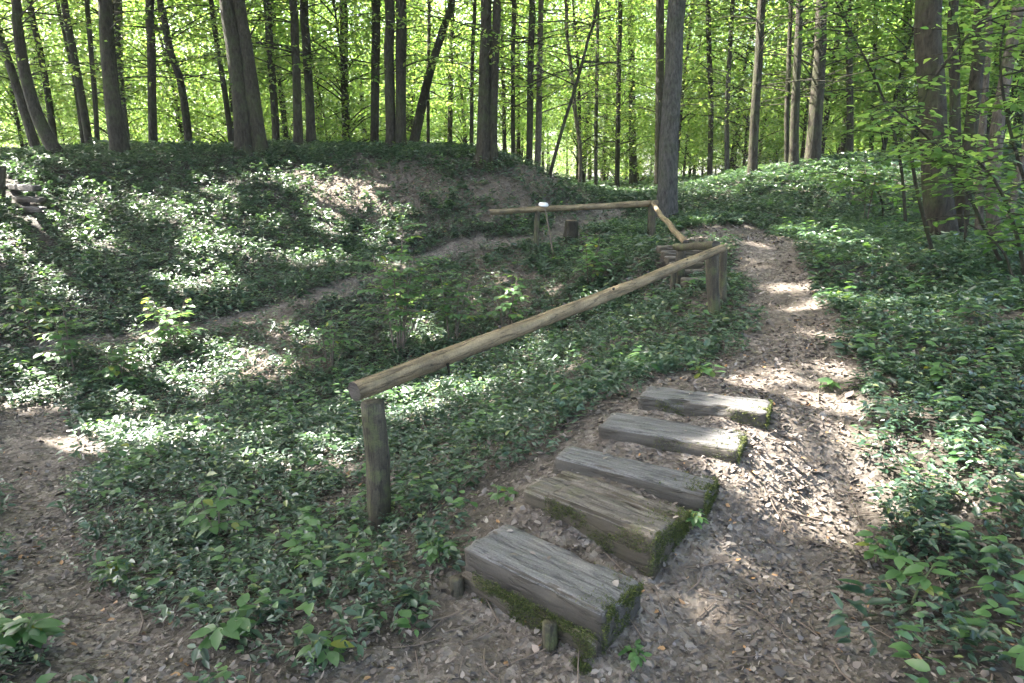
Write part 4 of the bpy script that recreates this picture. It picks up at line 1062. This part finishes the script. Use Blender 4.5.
plant('seedling', "broad seedling nearest the near railing post on the litter side", 318, 660, .13, 2, 4, .075, 18, tmean=.5)
plant('seedling', "leafy seedling where the ground cover meets the left path", 120, 580, .18, 2, 5, .075, 19, tmean=.5)
plant('seedling', "dark clump of broad leaves in the near left corner", 12, 660, .2, 4, 5, .08, 20, tmean=.35)
plant('seedling', "bright yellow-green seedling beside the top step's left end", 705, 372, .16, 3, 5, .07, 21, tmean=.7)
plant('seedling', "round-leaved seedling on the path edge left of the pale star-leaved one", 835, 385, .12, 2, 4, .075, 22, tmean=.6)
plant('seedling', "seedling pair with long leaves at the path edge beside the fallen branch", 880, 560, .14, 2, 5, .06, 23, tmean=.55)

# leafy sapling branches hanging over the ground cover on the right
def bough(label, pts, Y0, Y1, r, nleaf, lsize, seed, mat=M_HAZEL, spread=.45, bare=.2, kind='sapling', sub=10, base_down=True):
    rng = np.random.default_rng(7000 + seed)
    n = len(pts); Ys = np.linspace(Y0, Y1, n); P = np.array([at_y(px, py, Yq) for (px, py), Yq in zip(pts, Ys)])
    if base_down: P[0, 2] = gz1(P[0, 0], P[0, 1]) - .05
    base = P[0].copy(); root = empty(kind, base, label, 'sapling')
    mb = MB(); V, F = tube(P - base, np.linspace(r, r * .35, n), 8, .08, seed, cap=False, seg=5); mb.add(V, F)
    L_, P_, D_, N_l = [], [], [], []
    for b in range(sub):
        t = bare + (1 - bare) * (b + .5) / sub; f = t * (n - 1); i = min(int(f), n - 2); c = P[i] + (P[i + 1] - P[i]) * (f - i)
        a = rng.uniform(0, 6.28); bl = spread * rng.uniform(.6, 1.4); e = c + np.array([math.cos(a), math.sin(a), rng.uniform(-.25, .25)]) * bl
        V, F = tube([c - base, (c + e) / 2 - base + [0, 0, .04], e - base], [r * .4, r * .28, r * .12], 5, cap=False, seg=2); mb.add(V, F)
        for l in range(nleaf):
            f2 = rng.uniform(.15, 1.05); la = a + rng.normal() * .9
            P_.append(c + (e - c) * f2 + rng.normal(size=3) * [.09, .09, .03]); D_.append([math.cos(la), math.sin(la), rng.normal(-.1, .2)]); N_l.append([rng.normal() * .3, rng.normal() * .3, 1]); L_.append(lsize * rng.uniform(.65, 1.2))
    link('trunk', mb.mesh('trunk', smooth=True), M_BARK, root)
    P_, D_, N_l, L_ = map(np.array, (P_, D_, N_l, L_)); m0 = len(P_)
    V, F, m = leaves_mesh(P_ - base, D_, N_l, L_, L_ * .58, .14, .15, 9)
    link('leaves', np_mesh('leaves', V, F, np.repeat(np.clip(rng.normal(.5, .22, m0), 0, 1), m)), mat, root)
bough("leafy sapling arching left in front of the big dark tree", [(1000, 300), (990, 240), (960, 180), (925, 135), (895, 110)], 7.2, 7.0, .022, 16, .095, 1, sub=18, spread=.55)
bough("sapling with a thin dark stem rising to the upper right edge", [(930, 300), (912, 160), (925, 95), (960, 45), (1000, 0), (1030, -40)], 7.8, 7.2, .022, 13, .10, 2, sub=22, bare=.35, spread=.5)
bough("leafy sapling at the right edge bending over the cover", [(1022, 310), (1018, 240), (1000, 190), (975, 160), (940, 150)], 6.6, 6.6, .02, 26, .095, 3, sub=24, spread=.5)
bough("tall leafy sapling behind the clump reaching over the mound", [(905, 240), (900, 160), (880, 90), (850, 30), (830, -10)], 12, 11.5, .03, 22, .13, 4, sub=26, spread=.9)
bough("bushy sapling at the right edge low beside the pale trunks", [(1040, 270), (1030, 200), (1010, 130), (1000, 60), (1010, 0)], 8.2, 8.0, .025, 28, .105, 5, sub=28, spread=.7, bare=.1)
bough("spreading sapling on the mound's right flank before the big tree", [(885, 215), (880, 195), (860, 180), (835, 172)], 13, 12.6, .02, 24, .12, 6, sub=18, spread=.8, bare=.1)
bough("slim sapling between the big dark tree and the pale trunks", [(962, 270), (965, 200), (950, 130), (960, 60), (950, 0)], 8.6, 8.4, .02, 8, .10, 7, sub=16, spread=.6)

def stick(label, pts, Y, r, mat, seed, kind='fallen_branch', off=.02, Ys=None):
    P = []
    for q, p in enumerate(pts):
        if Y is None: h = hit(*p); h[2] = gz1(h[0], h[1]) + off + .5 * r
        else: h = at_y(p[0], p[1], Y)
        P.append(h)
    P = np.array(P); b = P[0].copy()
    V, F = tube(P - b, np.linspace(r, r * .5, len(P)), 8, .15, seed, cap=True, seg=4)
    o = link(kind, np_mesh(kind, V, F, smooth=True), mat); o.location = Vector(b); tag(o, label, 'branch'); return o
stick("short curved dark stick lying across the sunlit path", [(783, 509), (800, 515), (815, 517), (822, 520)], None, .007, M_TWIG, 1)
stick("dark crooked root-like stick on the path edge by the right-hand seedlings", [(880, 548), (892, 556), (905, 558)], None, .010, M_TWIG, 2)
stick("dry fallen branch lying under the cover in the near right corner", [(915, 622), (935, 613), (958, 602), (970, 599)], None, .009, M_TWIG, 3)
stick("broken bleached branch sticking up in front of the big dark tree", [(944, 288), (940, 272), (930, 264), (925, 255), (926, 250)], 7.6, .012, M_DEADTWIG, 4)
stick("dark arching bare branch at the right edge over the ground cover", [(1022, 300), (1012, 275), (1005, 255), (990, 238), (965, 222)], 6.4, .014, M_BARK, 5)

# ------------------------------------------------------------------ thin woodland haze
hm = bpy.data.materials.new('haze'); hm.use_nodes = True; nt = hm.node_tree; nt.nodes.clear()
ho = nt.nodes.new('ShaderNodeOutputMaterial'); hv = nt.nodes.new('ShaderNodeVolumePrincipled')
hv.inputs['Density'].default_value = .0006; hv.inputs['Color'].default_value = (.92, .96, .90, 1)
nt.links.new(hv.outputs[0], ho.inputs['Volume'])
V = np.array([[x, y, z] for x in (gx[0] - 3, gx[-1] + 3) for y in (gy[0] - 3, gy[-1] + 3) for z in (float(fz.min()) - 1, 42)])
F = np.array([[0, 1, 3, 2], [4, 6, 7, 5], [0, 4, 5, 1], [2, 3, 7, 6], [0, 2, 6, 4], [1, 5, 7, 3]])
tag(link('haze', np_mesh('haze', V, F), hm), kind='stuff')
